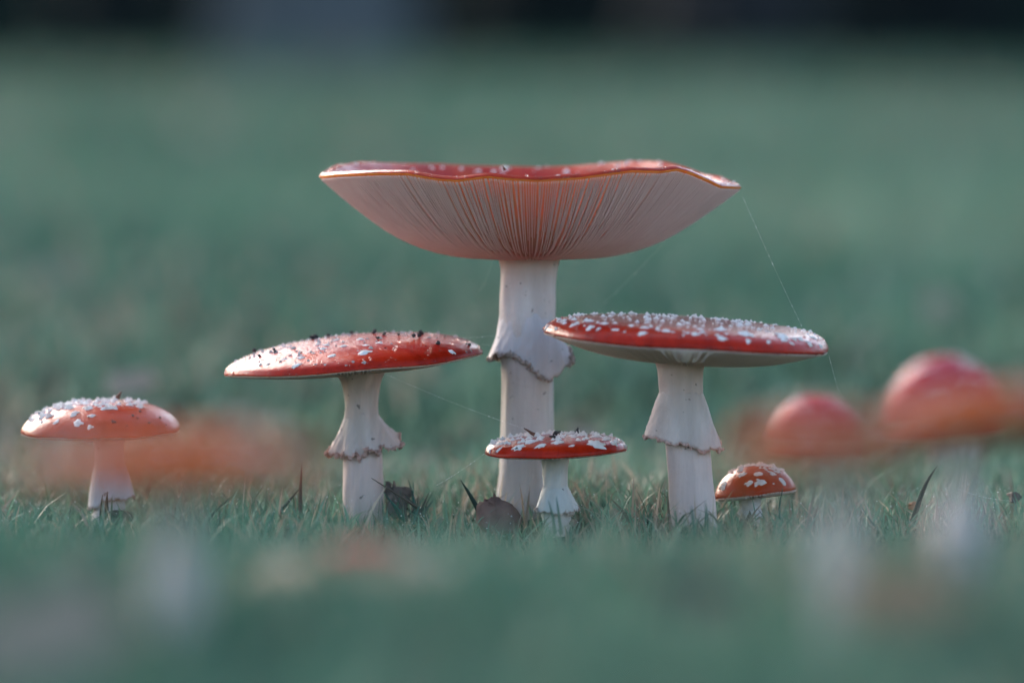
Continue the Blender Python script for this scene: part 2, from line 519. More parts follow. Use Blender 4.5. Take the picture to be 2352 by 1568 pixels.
class Shroom:
    def __init__(s, name, label, Y, base_px, group=None):
        s.Y = Y
        s.k = mm(Y)
        s.base = at(base_px[0], base_px[1], Y)
        s.t = thing(name, label, 'mushroom', s.base, group)
        s.o = np.array(s.base)

    def L(s, px, py):
        return np.array(at(px, py, s.Y)) - s.o

    def stem(s, rows, mat, seed, bury=40, n=48):
        """rows: (pixel y, left x, right x), top to bottom."""
        rows = list(rows)
        last = rows[-1]
        rows.append((last[0] + bury, last[1] + 4, last[2] - 4))
        R = spline(rows, 44)
        w1, w2 = wob(seed, 9, 0.02, 2), wob(seed + 1, 20, 0.007, 8)
        V, F = [], []
        s.axis = []
        for j, (y, a, b) in enumerate(R):
            c = s.L((a + b) / 2, y)
            rad = (b - a) / 2 * s.k
            s.axis.append((y, c, rad))
            for i in range(n):
                th = i / n * TAU
                rr = rad * (1 + 1.3 * w1(th + j * 0.05) + w2(th + 0.04 * math.sin(j * 0.6)) + 0.012 * math.sin(j * 0.9 + 2 * th + seed))
                V.append(c + np.array([rr * math.cos(th), rr * math.sin(th), 0]))
        for j in range(len(R) - 1):
            for i in range(n):
                F.append((j * n + i, (j + 1) * n + i, (j + 1) * n + (i + 1) % n, j * n + (i + 1) % n))
        return mesh_obj('stem', V, F, mat, s.t)

    def axis_at(s, y):
        ys = [a[0] for a in s.axis]
        c = np.array([np.interp(y, ys, [a[1][q] for a in s.axis]) for q in range(3)])
        return c, np.interp(y, ys, [a[2] for a in s.axis])

    def ring(s, ytop, ctrl, mat, mat_in, mat_edge, seed, pleat=4.0, edge=4.0, power=1.4, n=144, ragged=5.0):
        """ctrl: (angle degrees, pixel y of the hem, outward pixels). 0 = right, 90 = back, 180 = left, 270 = front."""
        c0, r0 = s.axis_at(ytop)
        ang = [c[0] for c in ctrl]
        ang = [ang[-1] - 360] + ang + [ang[0] + 360]
        hy = [ctrl[-1][1]] + [c[1] for c in ctrl] + [ctrl[0][1]]
        ho = [ctrl[-1][2]] + [c[2] for c in ctrl] + [ctrl[0][2]]
        w1, w2, w3 = wob(seed, 7, pleat, 2), wob(seed + 3, 40, ragged * 0.5, 6), wob(seed + 5, 40, pleat * 0.26, 16)
        m = 16
        V, F, hem = [], [], []
        for j in range(m):
            t = j / (m - 1)
            for i in range(n):
                d = i / n * 360
                th = math.radians(d)
                y = ytop + (np.interp(d, ang, hy) + w2(th) * t - ytop) * t
                c, r = s.axis_at(y)
                r = max(r, r0 * (1 - t) + r * t)
                out = np.interp(d, ang, ho) * t ** power + (w1(th) * t * t + w3(th + t) * t)
                rr = r + s.k * (4.0 * min(1, t * 3.5) ** 0.7 - 2.8 + max(out, 1.0 * t))
                p = c + np.array([rr * math.cos(th), rr * math.sin(th), 0])
                V.append(p)
                if j == m - 1:
                    hem.append(p)
        for j in range(m - 1):
            for i in range(n):
                F.append((j * n + i, (j + 1) * n + i, (j + 1) * n + (i + 1) % n, j * n + (i + 1) % n))
        o = mesh_obj('ring', V, F, [mat, mat_in], s.t)
        so = o.modifiers.new('thick', 'SOLIDIFY')
        so.thickness = 1.8 * s.k
        so.offset = -1
        so.material_offset = 1
        so.material_offset_rim = 1
        r = random.Random(seed)
        V, F = [], []
        q = 6
        hw = wob(seed + 7, 22, 0.8, 3)
        pts = []
        for i in range(n):
            for f in (0, 0.5):
                pts.append(hem[i] * (1 - f) + hem[(i + 1) % n] * f)
        N = len(pts)
        for i, p in enumerate(pts):
            tg = pts[(i + 1) % N] - pts[i - 1]
            tg /= np.linalg.norm(tg)
            u = np.cross(tg, [0, 0, 1]); u /= np.linalg.norm(u)
            v = np.cross(u, tg)
            rad = edge * s.k * r.uniform(0.3, 0.95) * (1 + 0.55 * hw(i / N * TAU))
            j = np.array([r.gauss(0, 1), r.gauss(0, 1), r.gauss(-0.2, 1.2)]) * edge * 0.28 * s.k
            for k in range(q):
                a = k / q * TAU
                V.append(p + j + rad * r.uniform(0.7, 1.3) * (math.cos(a) * u + 1.1 * math.sin(a) * v))
        for i in range(N):
            for k in range(q):
                F.append((i * q + k, i * q + (k + 1) % q, ((i + 1) % N) * q + (k + 1) % q, ((i + 1) % N) * q + k))
        mesh_obj('ring_hem', V, F, mat_edge, o)
        return o

    def cap(s, centre, Rpx, top, under, gill, skin, rim, flesh, gillmat, seed, roll=0, pitch=0, n=192,
            rimfun=None, wave=0.0, lobe=0.006, ngill=90, tiers=3, gill_w=1.0, rimn=3):
        """top / under / gill: (radius fraction, pixels above the rim plane) profiles. under = flesh above the gills."""
        k = s.k
        C = s.L(*centre)
        R = Rpx * k
        fr = (Matrix.Rotation(math.radians(roll), 3, 'Y') @ Matrix.Rotation(math.radians(pitch), 3, 'X'))
        FR = np.array(fr)
        wl, wv = wob(seed, 9, lobe, 2), wob(seed + 2, 8, wave, 2)
        def S(rf, z, th):
            rr = R * rf * (1 + wl(th) * rf)
            off = (wv(th) + (rimfun(th) if rimfun else 0)) * k * rf ** 3
            p = np.array([rr * math.cos(th), rr * math.sin(th), z * k + off])
            return C + FR @ p
        s.S = S
        T = spline(top, 46)
        U = spline(under, 26)
        prof = [(r, z, 0) for r, z in T] + [(r, z, 1) for r, z in U[1:]]
        V, rad = [], []
        for r, z, _ in prof:
            for i in range(n):
                V.append(S(max(r, 0.002), z, i / n * TAU))
                rad.append(r)
        F, MI = [], []
        nt_ = len(T)
        for j in range(len(prof) - 1):
            mi = 0 if j < nt_ - 1 - rimn else (1 if j < nt_ + 1 else 2)
            for i in range(n):
                F.append((j * n + i, (j + 1) * n + i, (j + 1) * n + (i + 1) % n, j * n + (i + 1) % n))
                MI.append(mi)
        F.append(tuple(range(n))); MI.append(0)
        e = (len(prof) - 1) * n
        F.append(tuple(e + n - 1 - i for i in range(n))); MI.append(2)
        o = mesh_obj('cap', V, F, [skin, rim, flesh], s.t, mat_idx=MI)
        a = o.data.attributes.new('rad', 'FLOAT', 'POINT')
        a.data.foreach_set('value', np.array(rad, np.float32))
        q = random.Random(seed + 9)
        sv = [q.random() for _ in range(n)]
        sv = [0.5 * sv[i] + 0.25 * (sv[i - 1] + sv[(i + 1) % n]) for i in range(n)]
        a = o.data.attributes.new('stri', 'FLOAT', 'POINT')
        a.data.foreach_set('value', np.tile(np.array(sv, np.float32), len(prof)))
        s.cap_o = o
        # visible grid of the upper skin for placing warts and crumbs
        G = np.array(V[:nt_ * n]).reshape(nt_, n, 3)
        dj = np.gradient(G, axis=0)
        di = np.roll(G, -1, 1) - np.roll(G, 1, 1)
        N = np.cross(dj, di)
        N /= np.linalg.norm(N, axis=2, keepdims=True) + 1e-12
        if N[3, :, 2].mean() < 0:
            N = -N
        rim_skip = rimn + 1
        s.G, s.N = G[2:nt_ - rim_skip].reshape(-1, 3), N[2:nt_ - rim_skip].reshape(-1, 3)
        area = np.linalg.norm(np.cross(dj, di), axis=2)[2:nt_ - rim_skip].reshape(-1)
        s.area = area
        s.GR = np.repeat(T[2:nt_ - rim_skip, 0], n)
        Wp = s.G + s.o
        s.GP = to_px(Wp)
        view = np.array(CAM) - Wp
        view /= np.linalg.norm(view, axis=1, keepdims=True)
        s.facing = np.einsum('ij,ij->i', view, s.N)
        # gills
        gp = spline(gill, 18)
        ug = spline(under, 60)
        uo = np.argsort(ug[:, 0])
        V, F = [], []
        r0 = gill[-1][0]
        rr_ = random.Random(seed)
        total = ngill * (2 ** (tiers - 1))
        for g in range(total):
            th = (g + rr_.uniform(-0.22, 0.22)) / total * TAU
            lv = 0
            while lv < tiers - 1 and g % (2 ** (tiers - 1 - lv)) != 0:
                lv += 1
            start = r0 + (1 - r0) * [0.0, 0.34, 0.55, 0.7][lv] * rr_.uniform(0.9, 1.12)
            rs = np.linspace(0.992, start, 15)
            base = len(V)
            bend = rr_.uniform(-0.010, 0.010)
            for q, r in enumerate(rs):
                zg = np.interp(r, gp[::-1, 0], gp[::-1, 1])
                zu = np.interp(r, ug[uo, 0], ug[uo, 1]) + 2.0
                if lv:
                    f = min(1, (r - start) / max(0.12, 1e-3) * 0.9 + 0.05)
                    zg = zu + (zg - zu) * f
                zg = min(zg, zu - 0.6)
                tt = th + bend * math.sin((1 - r) * 5)
                pt, pb = S(r, zu, tt), S(r, zg, tt)
                sd = FR @ np.array([-math.sin(tt), math.cos(tt), 0])
                wt = gill_w * k * min(1.2, 0.35 + 1.0 * r)
                V += [pt - sd * wt, pb - sd * wt * 0.7, pb + sd * wt * 0.7, pt + sd * wt]
            for q in range(len(rs) - 1):
                a_ = base + 4 * q
                for z in range(3):
                    F.append((a_ + z, a_ + z + 1, a_ + z + 5, a_ + z + 4))
            F.append((base, base + 1, base + 2, base + 3))
        go = mesh_obj('gills', V, F, gillmat, s.t, smooth=False)
        go['kind'] = 'stuff'
        return o

    def put(s, idx, me, size, name, parent, squash=1.0, r=None, lift=0.0, flat=None):
        p, nv = s.G[idx], s.N[idx]
        z = Vector(nv)
        x = Vector((1, 0, 0)) - z * z.x
        if x.length < 0.1:
            x = Vector((0, 1, 0)) - z * z.y
        x.normalize()
        y = z.cross(x)
        a = r.uniform(-0.5, 0.5) + (math.pi if r.random() < 0.5 else 0)
        M3 = Matrix((x, y, z)).transposed() @ Matrix.Rotation(a, 3, 'Z')
        M = Matrix.Translation(Vector(p) + z * lift) @ M3.to_4x4() @ Matrix.Diagonal((size, size * (flat or 1), size * squash, 1))
        return data_obj(name, me, parent, M)

    def nearest(s, px, py):
        d = (s.GP[:, 0] - px) ** 2 + ((s.GP[:, 1] - py) * 1.3) ** 2
        d = np.where(s.facing > 0.02, d, 1e9)
        i = int(np.argmin(d))
        return i, d[i] ** 0.5

    def warts(s, listed, nrand, sizes, seed, style='spike', rmax=0.93, gap=0.9, keep=None, squash=(0.6, 1.1)):
        r = random.Random(seed)
        done = []
        for px, py, wpx in listed:
            i, _ = s.nearest(px, py)
            done.append((s.G[i], wpx * s.k))
            s.put(i, r.choice(WARTS['flat'] if wpx > 12 else WARTS[style]), wpx * s.k * 0.82, 'wart', s.cap_o, r.uniform(0.45, 0.9), r, flat=r.uniform(0.8, 1.5))
        wgt = s.area * (s.GR < rmax)
        if keep is not None:
            wgt = wgt * keep(s)
        idx = r.choices(range(len(s.G)), weights=wgt.tolist(), k=nrand * 6)
        cnt = 0
        for i in idx:
            size = (sizes[0] + (sizes[1] - sizes[0]) * r.random() ** 1.8) * s.k
            p = s.G[i]
            if any(np.linalg.norm(p - q) < gap * (size + w_) * 0.5 for q, w_ in done):
                continue
            done.append((p, size))
            s.put(i, r.choice(WARTS[style]), size, 'wart', s.cap_o, r.uniform(*squash), r, flat=r.uniform(0.7, 1.2))
            cnt += 1
            if cnt >= nrand:
                break

def drops(s, n, seed, cond, size=(0.0003, 0.0007)):
    r = random.Random(seed)
    idx = [i for i in range(len(s.G)) if s.facing[i] > 0.05 and cond(s, i)]
    V, F = [], []
    for i in r.choices(idx, k=n):
        p, z = s.G[i], s.N[i]
        x = np.cross(z, [0.3, 1, 0.2]); x /= np.linalg.norm(x)
        y = np.cross(z, x)
        R0 = r.uniform(*size)
        b0 = len(V)
        for j, (q, h) in enumerate(((1.0, -0.1), (0.93, 0.22), (0.7, 0.5), (0.35, 0.66))):
            for k in range(8):
                a = k / 8 * TAU
                V.append(p + R0 * (q * math.cos(a) * x + q * math.sin(a) * y + h * z))
        for j in range(3):
            for k in range(8):
                F.append((b0 + j * 8 + k, b0 + j * 8 + (k + 1) % 8, b0 + j * 8 + 8 + (k + 1) % 8, b0 + j * 8 + 8 + k))
        F.append(tuple(b0 + 24 + k for k in range(8)))
    o = mesh_obj('water_drops', V, F, M_DROP, s.cap_o)
    o['kind'] = 'stuff'

def zoomer(x0, y0, fac):
    return lambda L: [(x0 + a * fac, y0 + b_ * fac, w_ * fac) for a, b_, w_ in L]

# ---- 1 the tall goblet-shaped mushroom
A = Shroom('mushroom', 'tallest mushroom, upturned red cap showing broad pink-white gills, on thick white stem', 0.0, (1198, 1196))
A.stem([(560, 1118, 1302), (578, 1134, 1291), (595, 1143, 1284), (620, 1147, 1279), (660, 1148, 1274), (710, 1146, 1275), (770, 1148, 1277), (830, 1152, 1273), (900, 1153, 1271), (1000, 1151, 1270), (1080, 1147, 1266), (1140, 1142, 1264), (1175, 1140, 1262), (1200, 1146, 1256)], M_STEM, 21)
A.ring(715, [(0, 812, 42), (30, 806, 30), (90, 815, 24), (150, 826, 24), (180, 826, 27), (205, 813, 18), (235, 811, 6), (258, 820, 5), (276, 842, 7), (292, 866, 12), (310, 862, 24), (335, 846, 38)], M_RING, M_RING_IN, M_EDGE, 31, pleat=3.0, edge=5.6, power=2.2, ragged=8)
front = [(737, 405), (780, 401), (871, 397.5), (940, 397.5), (1008, 410), (1054, 413.5), (1122, 404), (1172, 410), (1236, 413.5), (1327, 407.5), (1441, 391), (1509, 392.5), (1546, 387), (1578, 396), (1623, 414), (1655, 428), (1701, 430)]
back = [(737, 403), (760, 386), (815, 377), (880, 381), (1000, 383), (1060, 387), (1150, 389), (1240, 391), (1330, 388), (1400, 381), (1470, 376), (1540, 377), (1590, 391), (1630, 407), (1665, 412), (1701, 430)]
CX, CY, RP = 1219, 408, 482
def big_rim(th):
    # height of the rim above its mean plane, read from the photograph and corrected for depth
    x = CX + RP * math.cos(th)
    dy = RP * math.sin(th) * mm(0.0)
    L = front if math.sin(th) < 0 else back
    py = np.interp(x, [q[0] for q in L], [q[1] for q in L])
    f = (2.4 + dy) / 2.4
    z = at(x, py, dy).z
    return (z - at(CX, CY, 0).z) / mm(0.0)
A.cap((CX, CY), RP,
      [(0, -145), (0.2, -147), (0.45, -137), (0.7, -84), (0.86, -24), (0.94, 4), (0.98, 8), (0.995, 4), (1.0, 0), (0.998, -3)],
      [(0.998, -3), (0.985, -7), (0.95, -19), (0.88, -47), (0.8, -77), (0.7, -112), (0.6, -139), (0.5, -158), (0.38, -172), (0.28, -176), (0.2, -170), (0.11, -160)],
      [(0.992, -8), (0.95, -26), (0.88, -55), (0.8, -85), (0.7, -120), (0.6, -147), (0.5, -166), (0.38, -180), (0.28, -184), (0.2, -178), (0.145, -166)],
      M_SKIN_BIG, M_RIM, M_FLESH, M_GILL, 41, rimfun=big_rim, ngill=135, tiers=3, gill_w=0.95, n=288, lobe=0.004, rimn=4)
z1 = zoomer(900 * .7656, 440 * .7656, .7656 / 1.68)
A.warts(z1([(280, 88, 22), (1028, 112, 30), (665, 100, 22), (820, 112, 25), (565, 118, 24), (2190, 170, 20), (980, 128, 22), (1340, 122, 30), (2060, 152, 14), (1640, 88, 24), (1820, 86, 22), (720, 112, 22)]), 170, (5, 13), 51, 'flat', rmax=0.985, squash=(0.6, 1.2))

drops(A, 90, 7, lambda s, i: s.GR[i] > 0.86)

# ---- 2 the mushroom with the tilted cap
B = Shroom('mushroom', 'mushroom with tilted red cap strewn with black soil crumbs, ragged pinkish ring', -0.02, (836, 1212))
B.stem([(838, 758, 896), (855, 773, 884), (875, 783, 877), (900, 790, 871), (930, 792, 869), (960, 791, 870), (1000, 790, 872), (1050, 789, 878), (1110, 788, 881), (1160, 788, 882), (1200, 792, 881)], M_STEM_ROSE, 22)
B.ring(945, [(0, 1020, 40), (20, 1008, 52), (50, 1020, 30), (90, 1030, 20), (140, 1040, 22), (180, 1041, 27), (205, 1042, 20), (235, 1044, 10), (262, 1046, 6), (280, 1034, 7), (305, 1030, 12), (335, 1030, 22)], M_RING_ROSE, M_RING_IN, M_EDGE_R, 32, pleat=5.5, edge=5.4, power=1.5, ragged=11)
B.cap((812, 830), 298,
      [(0, 60), (0.2, 59), (0.45, 53), (0.66, 45), (0.82, 34), (0.92, 24), (0.975, 14), (0.995, 5), (1.0, 0), (0.996, -3)],
      [(0.996, -3), (0.98, -4), (0.9, -2), (0.7, 8), (0.4, 20), (0.12, 24)],
      [(0.99, -5), (0.9, -11), (0.7, -18), (0.45, -20), (0.25, -17), (0.16, -14)],
      M_SKIN, M_RIM_PALE, M_FLESH_PALE, M_GILL_W, 42, roll=-5.0, pitch=0.5, wave=2.0, ngill=60, n=224, rimn=2)
z2 = zoomer(490, 735, .3125)
B.warts(z2([(875, 265, 66), (1110, 238, 110), (1118, 182, 48), (960, 190, 58), (1215, 172, 48), (805, 215, 45), (770, 178, 50), (600, 332, 62), (650, 278, 55), (705, 298, 25), (525, 290, 45), (490, 305, 32), (405, 322, 32), (342, 328, 32), (632, 240, 34), (712, 235, 32), (1040, 308, 26), (1115, 312, 38), (1750, 240, 52), (1860, 228, 22), (1895, 222, 22), (1085, 145, 50), (840, 185, 42), (900, 148, 46), (970, 330, 18), (740, 322, 22), (820, 325, 20)]),
        95, (4, 9), 52, 'grey', rmax=0.86, keep=lambda s: ((s.GP[:, 0] < 900) | (s.GP[:, 1] < 776)) & (s.facing < 0.30))

drops(B, 120, 6, lambda s, i: s.GR[i] > 0.6)

B.warts([], 80, (4, 8), 152, 'spike', rmax=0.93, keep=lambda s: (s.GP[:, 0] < 790) & (s.facing < 0.40))

# ---- 3 the wide flat cap on the right
C3 = Shroom('mushroom', 'mushroom with wide flat red cap densely dotted with white warts, long pink-white skirt ring', -0.065, (1594, 1244))
C3.stem([(825, 1500, 1627), (838, 1508, 1618), (855, 1511, 1615), (885, 1514, 1613), (920, 1516, 1616), (970, 1522, 1620), (1020, 1529, 1628), (1080, 1533, 1634), (1140, 1537, 1640), (1190, 1541, 1645), (1236, 1548, 1648)], M_STEM_ROSE, 23)
C3.ring(893, [(0, 1020, 31), (45, 1012, 26), (90, 1004, 24), (140, 998, 34), (180, 1000, 43), (205, 1005, 34), (235, 1012, 16), (265, 1018, 12), (295, 1028, 14), (320, 1031, 20), (345, 1030, 31)], M_RING_ROSE, M_RING_ROSE, M_EDGE_R, 33, pleat=4.2, edge=3.8, power=1.1, ragged=6)
C3.cap((1577, 781), 330,
       [(0, 47), (0.3, 47), (0.6, 44), (0.8, 39), (0.91, 31), (0.965, 21), (0.99, 11), (1.0, 3), (0.996, -1), (0.985, -4)],
       [(0.985, -4), (0.97, -5), (0.9, -10), (0.8, -20), (0.65, -33), (0.5, -41), (0.35, -44), (0.25, -42), (0.12, -36)],
       [(0.978, -6), (0.9, -16), (0.8, -27), (0.65, -40), (0.5, -48), (0.35, -51), (0.25, -49), (0.165, -44)],
       M_SKIN, M_RIM_PALE, M_FLESH_PALE, M_GILL_W, 43, roll=3.6, pitch=0.0, wave=1.6, gill_w=0.7, ngill=72, n=224, rimn=2)
z3 = zoomer(1400 * .7656, 900 * .7656, .3776)
C3.warts(z3([(545, 175, 30), (650, 155, 46), (755, 165, 46), (898, 180, 44), (1070, 205, 48), (1220, 193, 48), (1390, 207, 48), (1562, 232, 56), (1720, 245, 40), (1840, 255, 30), (1970, 265, 34), (2080, 265, 48), (1090, 170, 50), (1335, 197, 34), (1540, 185, 80), (1690, 208, 90), (1915, 218, 80), (1920, 242, 50), (2110, 235, 44), (590, 125, 48), (490, 165, 34), (1000, 160, 36), (740, 125, 60), (1420, 180, 40), (2150, 285, 30), (845, 145, 50)]),
         210, (4.5, 12), 53, 'spike', rmax=0.94, gap=0.95, squash=(0.4, 0.95))

drops(C3, 110, 5, lambda s, i: s.GR[i] > 0.86)

# ---- 4 the small mushroom in front of the tall stem
D = Shroom('mushroom', 'small red capped mushroom in front of the thick tall stem, with low flared ring', -0.05, (1278, 1222))
D.stem([(1035, 1236, 1316), (1048, 1243, 1308), (1060, 1245, 1307), (1090, 1247, 1304), (1120, 1247, 1305), (1150, 1245, 1308), (1180, 1244, 1311), (1215, 1248, 1312)], M_STEM_CREAM, 24)
D.ring(1112, [(0, 1166, 17), (90, 1164, 14), (180, 1170, 13), (225, 1172, 11), (270, 1176, 11), (315, 1176, 14)], M_STEM_CREAM, M_RING_IN, M_EDGE, 34, pleat=1.6, edge=3.6, power=1.3, ragged=4)
D.cap((1277, 1032), 166,
      [(0, 33), (0.25, 33), (0.5, 30), (0.72, 26), (0.88, 20), (0.96, 12), (0.99, 5), (1.0, -1), (0.995, -4), (0.985, -5)],
      [(0.985, -5), (0.96, -5), (0.85, -2), (0.6, 4), (0.15, 8)],
      [(0.98, -6), (0.85, -10), (0.6, -12), (0.3, -12), (0.19, -10)],
      M_SKIN, M_RIM, M_FLESH_PALE, M_GILL_W, 44, roll=-1.8, pitch=0.5, wave=0.9, ngill=50, tiers=2, n=176, rimn=2)
z7 = zoomer(1350 * .7656, 1250 * .7656, .2604)
D.warts(z7([(428, 295, 52), (610, 275, 92), (805, 262, 88), (455, 240, 62), (700, 215, 118), (945, 228, 110), (1075, 252, 56), (1290, 245, 130), (1445, 238, 68), (1545, 265, 44), (350, 302, 38), (800, 178, 56), (690, 165, 62), (570, 160, 62), (1090, 168, 62), (1300, 178, 84), (400, 215, 44)]),
        80, (8, 15), 54, 'spike', rmax=0.93, keep=lambda s: (s.facing < 0.22))

# ---- 5 the far-left mushroom
E = Shroom('mushroom', 'orange-red mushroom with rounded cap and two-layered white ring beside dead brown leaf scraps', -0.01, (250, 1204))
E.stem([(990, 204, 300), (1002, 212, 292), (1030, 216, 286), (1080, 216, 288), (1130, 214, 288), (1170, 214, 288), (1200, 210, 290)], M_STEM, 25)
E.ring(1062, [(0, 1138, 18), (60, 1134, 16), (120, 1150, 14), (180, 1164, 12), (215, 1166, 10), (240, 1160, 8), (255, 1146, 8), (300, 1142, 12), (335, 1140, 16)], M_RING, M_RING_IN, M_EDGE, 35, pleat=2.4, edge=2.2, power=0.9, ragged=4)
E.cap((231, 985), 183,
      [(0, 63), (0.2, 63), (0.45, 60), (0.66, 51), (0.82, 37), (0.92, 23), (0.98, 9), (1.0, 0), (0.995, -5), (0.98, -7)],
      [(0.98, -7), (0.95, -7), (0.85, -2), (0.6, 8), (0.15, 14)],
      [(0.975, -8), (0.85, -14), (0.6, -17), (0.3, -14), (0.2, -10)],
      M_SKIN_OR, M_RIM_PALE, M_FLESH_PALE, M_GILL_W, 45, roll=-1.2, pitch=1.0, wave=1.4, ngill=50, tiers=2, n=176, rimn=2)
z4 = zoomer(0, 1100 * .7656, .293)
E.warts(z4([(588, 375, 78), (720, 385, 58), (605, 445, 72), (710, 470, 38), (435, 432, 62), (325, 432, 32), (255, 415, 52), (545, 290, 84), (655, 290, 92), (310, 375, 52), (450, 300, 70), (390, 340, 50), (745, 280, 70)]),
        95, (9, 17), 55, 'spike', rmax=0.9, keep=lambda s: (s.facing < 0.36) & (s.GP[:, 0] < 330) & (s.GP[:, 1] < 965), gap=0.8)

# ---- 6 the small one behind the right stem
F6 = Shroom('mushroom', 'little orange-brown domed mushroom peeking out behind the pink-white stem of the flat cap', -0.03, (1724, 1222))
F6.stem([(1128, 1690, 1756), (1140, 1696, 1750), (1160, 1698, 1747), (1190, 1698, 1748), (1220, 1700, 1750)], M_STEM, 26)
F6.ring(1168, [(0, 1186, 6), (90, 1184, 5), (180, 1182, 4), (270, 1188, 5)], M_RING, M_RING_IN, M_EDGE, 36, pleat=1.0, edge=1.8, power=0.8, ragged=2)
F6.cap((1734, 1122), 95,
       [(0, 56), (0.25, 54), (0.5, 47), (0.72, 35), (0.87, 20), (0.96, 5), (1.0, -6), (0.99, -12), (0.975, -14)],
       [(0.975, -14), (0.95, -14), (0.8, -8), (0.5, 4), (0.15, 8)],
       [(0.97, -16), (0.85, -20), (0.6, -22), (0.35, -20), (0.26, -16)],
       M_SKIN_OR, M_RIM_PALE, M_FLESH_PALE, M_GILL_W, 46, roll=-6.5, pitch=-4.0, wave=0.8, ngill=44, tiers=2, n=144, rimn=2)
z5 = zoomer(2000 * .7656, 1000 * .7656, .349)
F6.warts(z5([(370, 1005, 66), (545, 988, 58), (590, 985, 50), (625, 972, 52), (495, 930, 48), (600, 920, 48), (695, 920, 48), (765, 970, 52), (705, 985, 18), (715, 888, 38), (655, 898, 24)]),
         55, (7, 12), 56, 'spike', rmax=0.9, keep=lambda s: (s.facing < 0.42) & (s.GP[:, 1] < 1085))

# ---- blurred mushrooms behind
DOME = [(0, 1.0), (0.25, 0.97), (0.5, 0.87), (0.72, 0.69), (0.87, 0.48), (0.96, 0.24), (1.0, 0.0), (0.99, -0.06), (0.96, -0.08)]
FLAT = [(0, 1.0), (0.3, 0.97), (0.55, 0.85), (0.75, 0.64), (0.9, 0.34), (0.97, 0.08), (1.0, -0.12), (0.99, -0.22), (0.97, -0.25)]
def simple(label, Y, base, stem, cap_c, R, H, prof, skin, seed, roll=0, pitch=0, ring=None, stemmat=None, nw=50, ws=(0.06, 0.12), group=None):
    s = Shroom('mushroom', label, Y, base, group)
    s.stem(stem, stemmat or M_STEM, seed)
    if ring:
        s.ring(ring[0], ring[1], M_RING, M_RING_IN, M_EDGE, seed + 1, pleat=2.0, edge=2.5, power=1.0, ragged=3)
    top = [(r, z * H) for r, z in prof]
    e = top[-1]
    s.cap(cap_c, R, top,
          [e, (0.94, e[1]), (0.8, e[1] + 0.04 * R), (0.5, e[1] + 0.1 * R), (0.15, e[1] + 0.12 * R)],
          [(e[0] - 0.01, e[1] - 1), (0.85, e[1] - 0.04 * R), (0.6, e[1] - 0.05 * R), (0.3, e[1] - 0.03 * R), (0.22, e[1])],
          skin, M_RIM_PALE, M_FLESH_PALE, M_GILL_W, seed, roll=roll, pitch=pitch, wave=R * 0.008, ngill=36, tiers=2, n=112, rimn=2)
    s.warts([], nw, (ws[0] * R, ws[1] * R), seed, 'flat', rmax=0.9)
    return s

simple('large crimson dome-capped mushroom standing behind the others beyond the grass', 0.46, (2185, 1130),
       [(1010, 2125, 2245), (1030, 2135, 2235), (1080, 2138, 2230), (1130, 2138, 2232), (1160, 2130, 2240)], (2170, 968), 134, 152, DOME, M_SKIN_PINK, 61,
       ring=(1075, [(0, 1100, 12), (90, 1098, 10), (180, 1102, 12), (270, 1106, 12)]), roll=-3, nw=40)
simple('smaller crimson dome-capped mushroom behind the others, next to the larger one', 0.40, (1875, 1150),
       [(1050, 1835, 1915), (1065, 1843, 1907), (1100, 1845, 1905), (1160, 1842, 1908)], (1872, 1018), 104, 106, DOME, M_SKIN_PINK, 62, roll=2, nw=34)

# ---- out-of-focus mushrooms close to the camera
simple('large orange-capped mushroom close to the lens, smeared by blur across the far-left stem', -0.90, (400, 1540),
       [(1050, 350, 450), (1075, 375, 430), (1150, 382, 424), (1230, 372, 432), (1320, 340, 462), (1420, 345, 460), (1540, 350, 450)], (385, 1062), 385, 62, FLAT, M_SKIN_FG, 63, roll=-1, nw=24)
simple('orange-capped mushroom close to the lens, smeared by blur around the little domed one', -0.90, (1925, 1540),
       [(1020, 1875, 1975), (1045, 1895, 1955), (1150, 1898, 1952), (1250, 1885, 1965), (1350, 1875, 1975), (1540, 1880, 1970)], (1885, 1035), 225, 80, FLAT, M_SKIN_FG, 64, roll=-2, nw=24)
simple('orange-capped mushroom close to the lens, smeared by blur before the crimson domes', -0.75, (2205, 1480),
       [(965, 2160, 2250), (985, 2182, 2232), (1100, 2180, 2234), (1160, 2165, 2245), (1220, 2140, 2268), (1290, 2148, 2258), (1480, 2170, 2240)], (2240, 968), 255, 76, FLAT, M_SKIN_FG, 65, roll=-6, nw=24)
simple('low faded mushroom close to the lens, tan cap with pink-red middle, blurred', -0.70, (850, 1470),
       [(1300, 810, 890), (1320, 820, 880), (1380, 822, 880), (1470, 815, 890)], (835, 1308), 285, 60, [(0, 1.0), (0.15, 0.96), (0.3, 0.74), (0.45, 0.42), (0.75, 0.2), (0.93, 0.02), (1.0, -0.2), (0.99, -0.3), (0.97, -0.33)], M_SKIN_TAN, 66, nw=10)

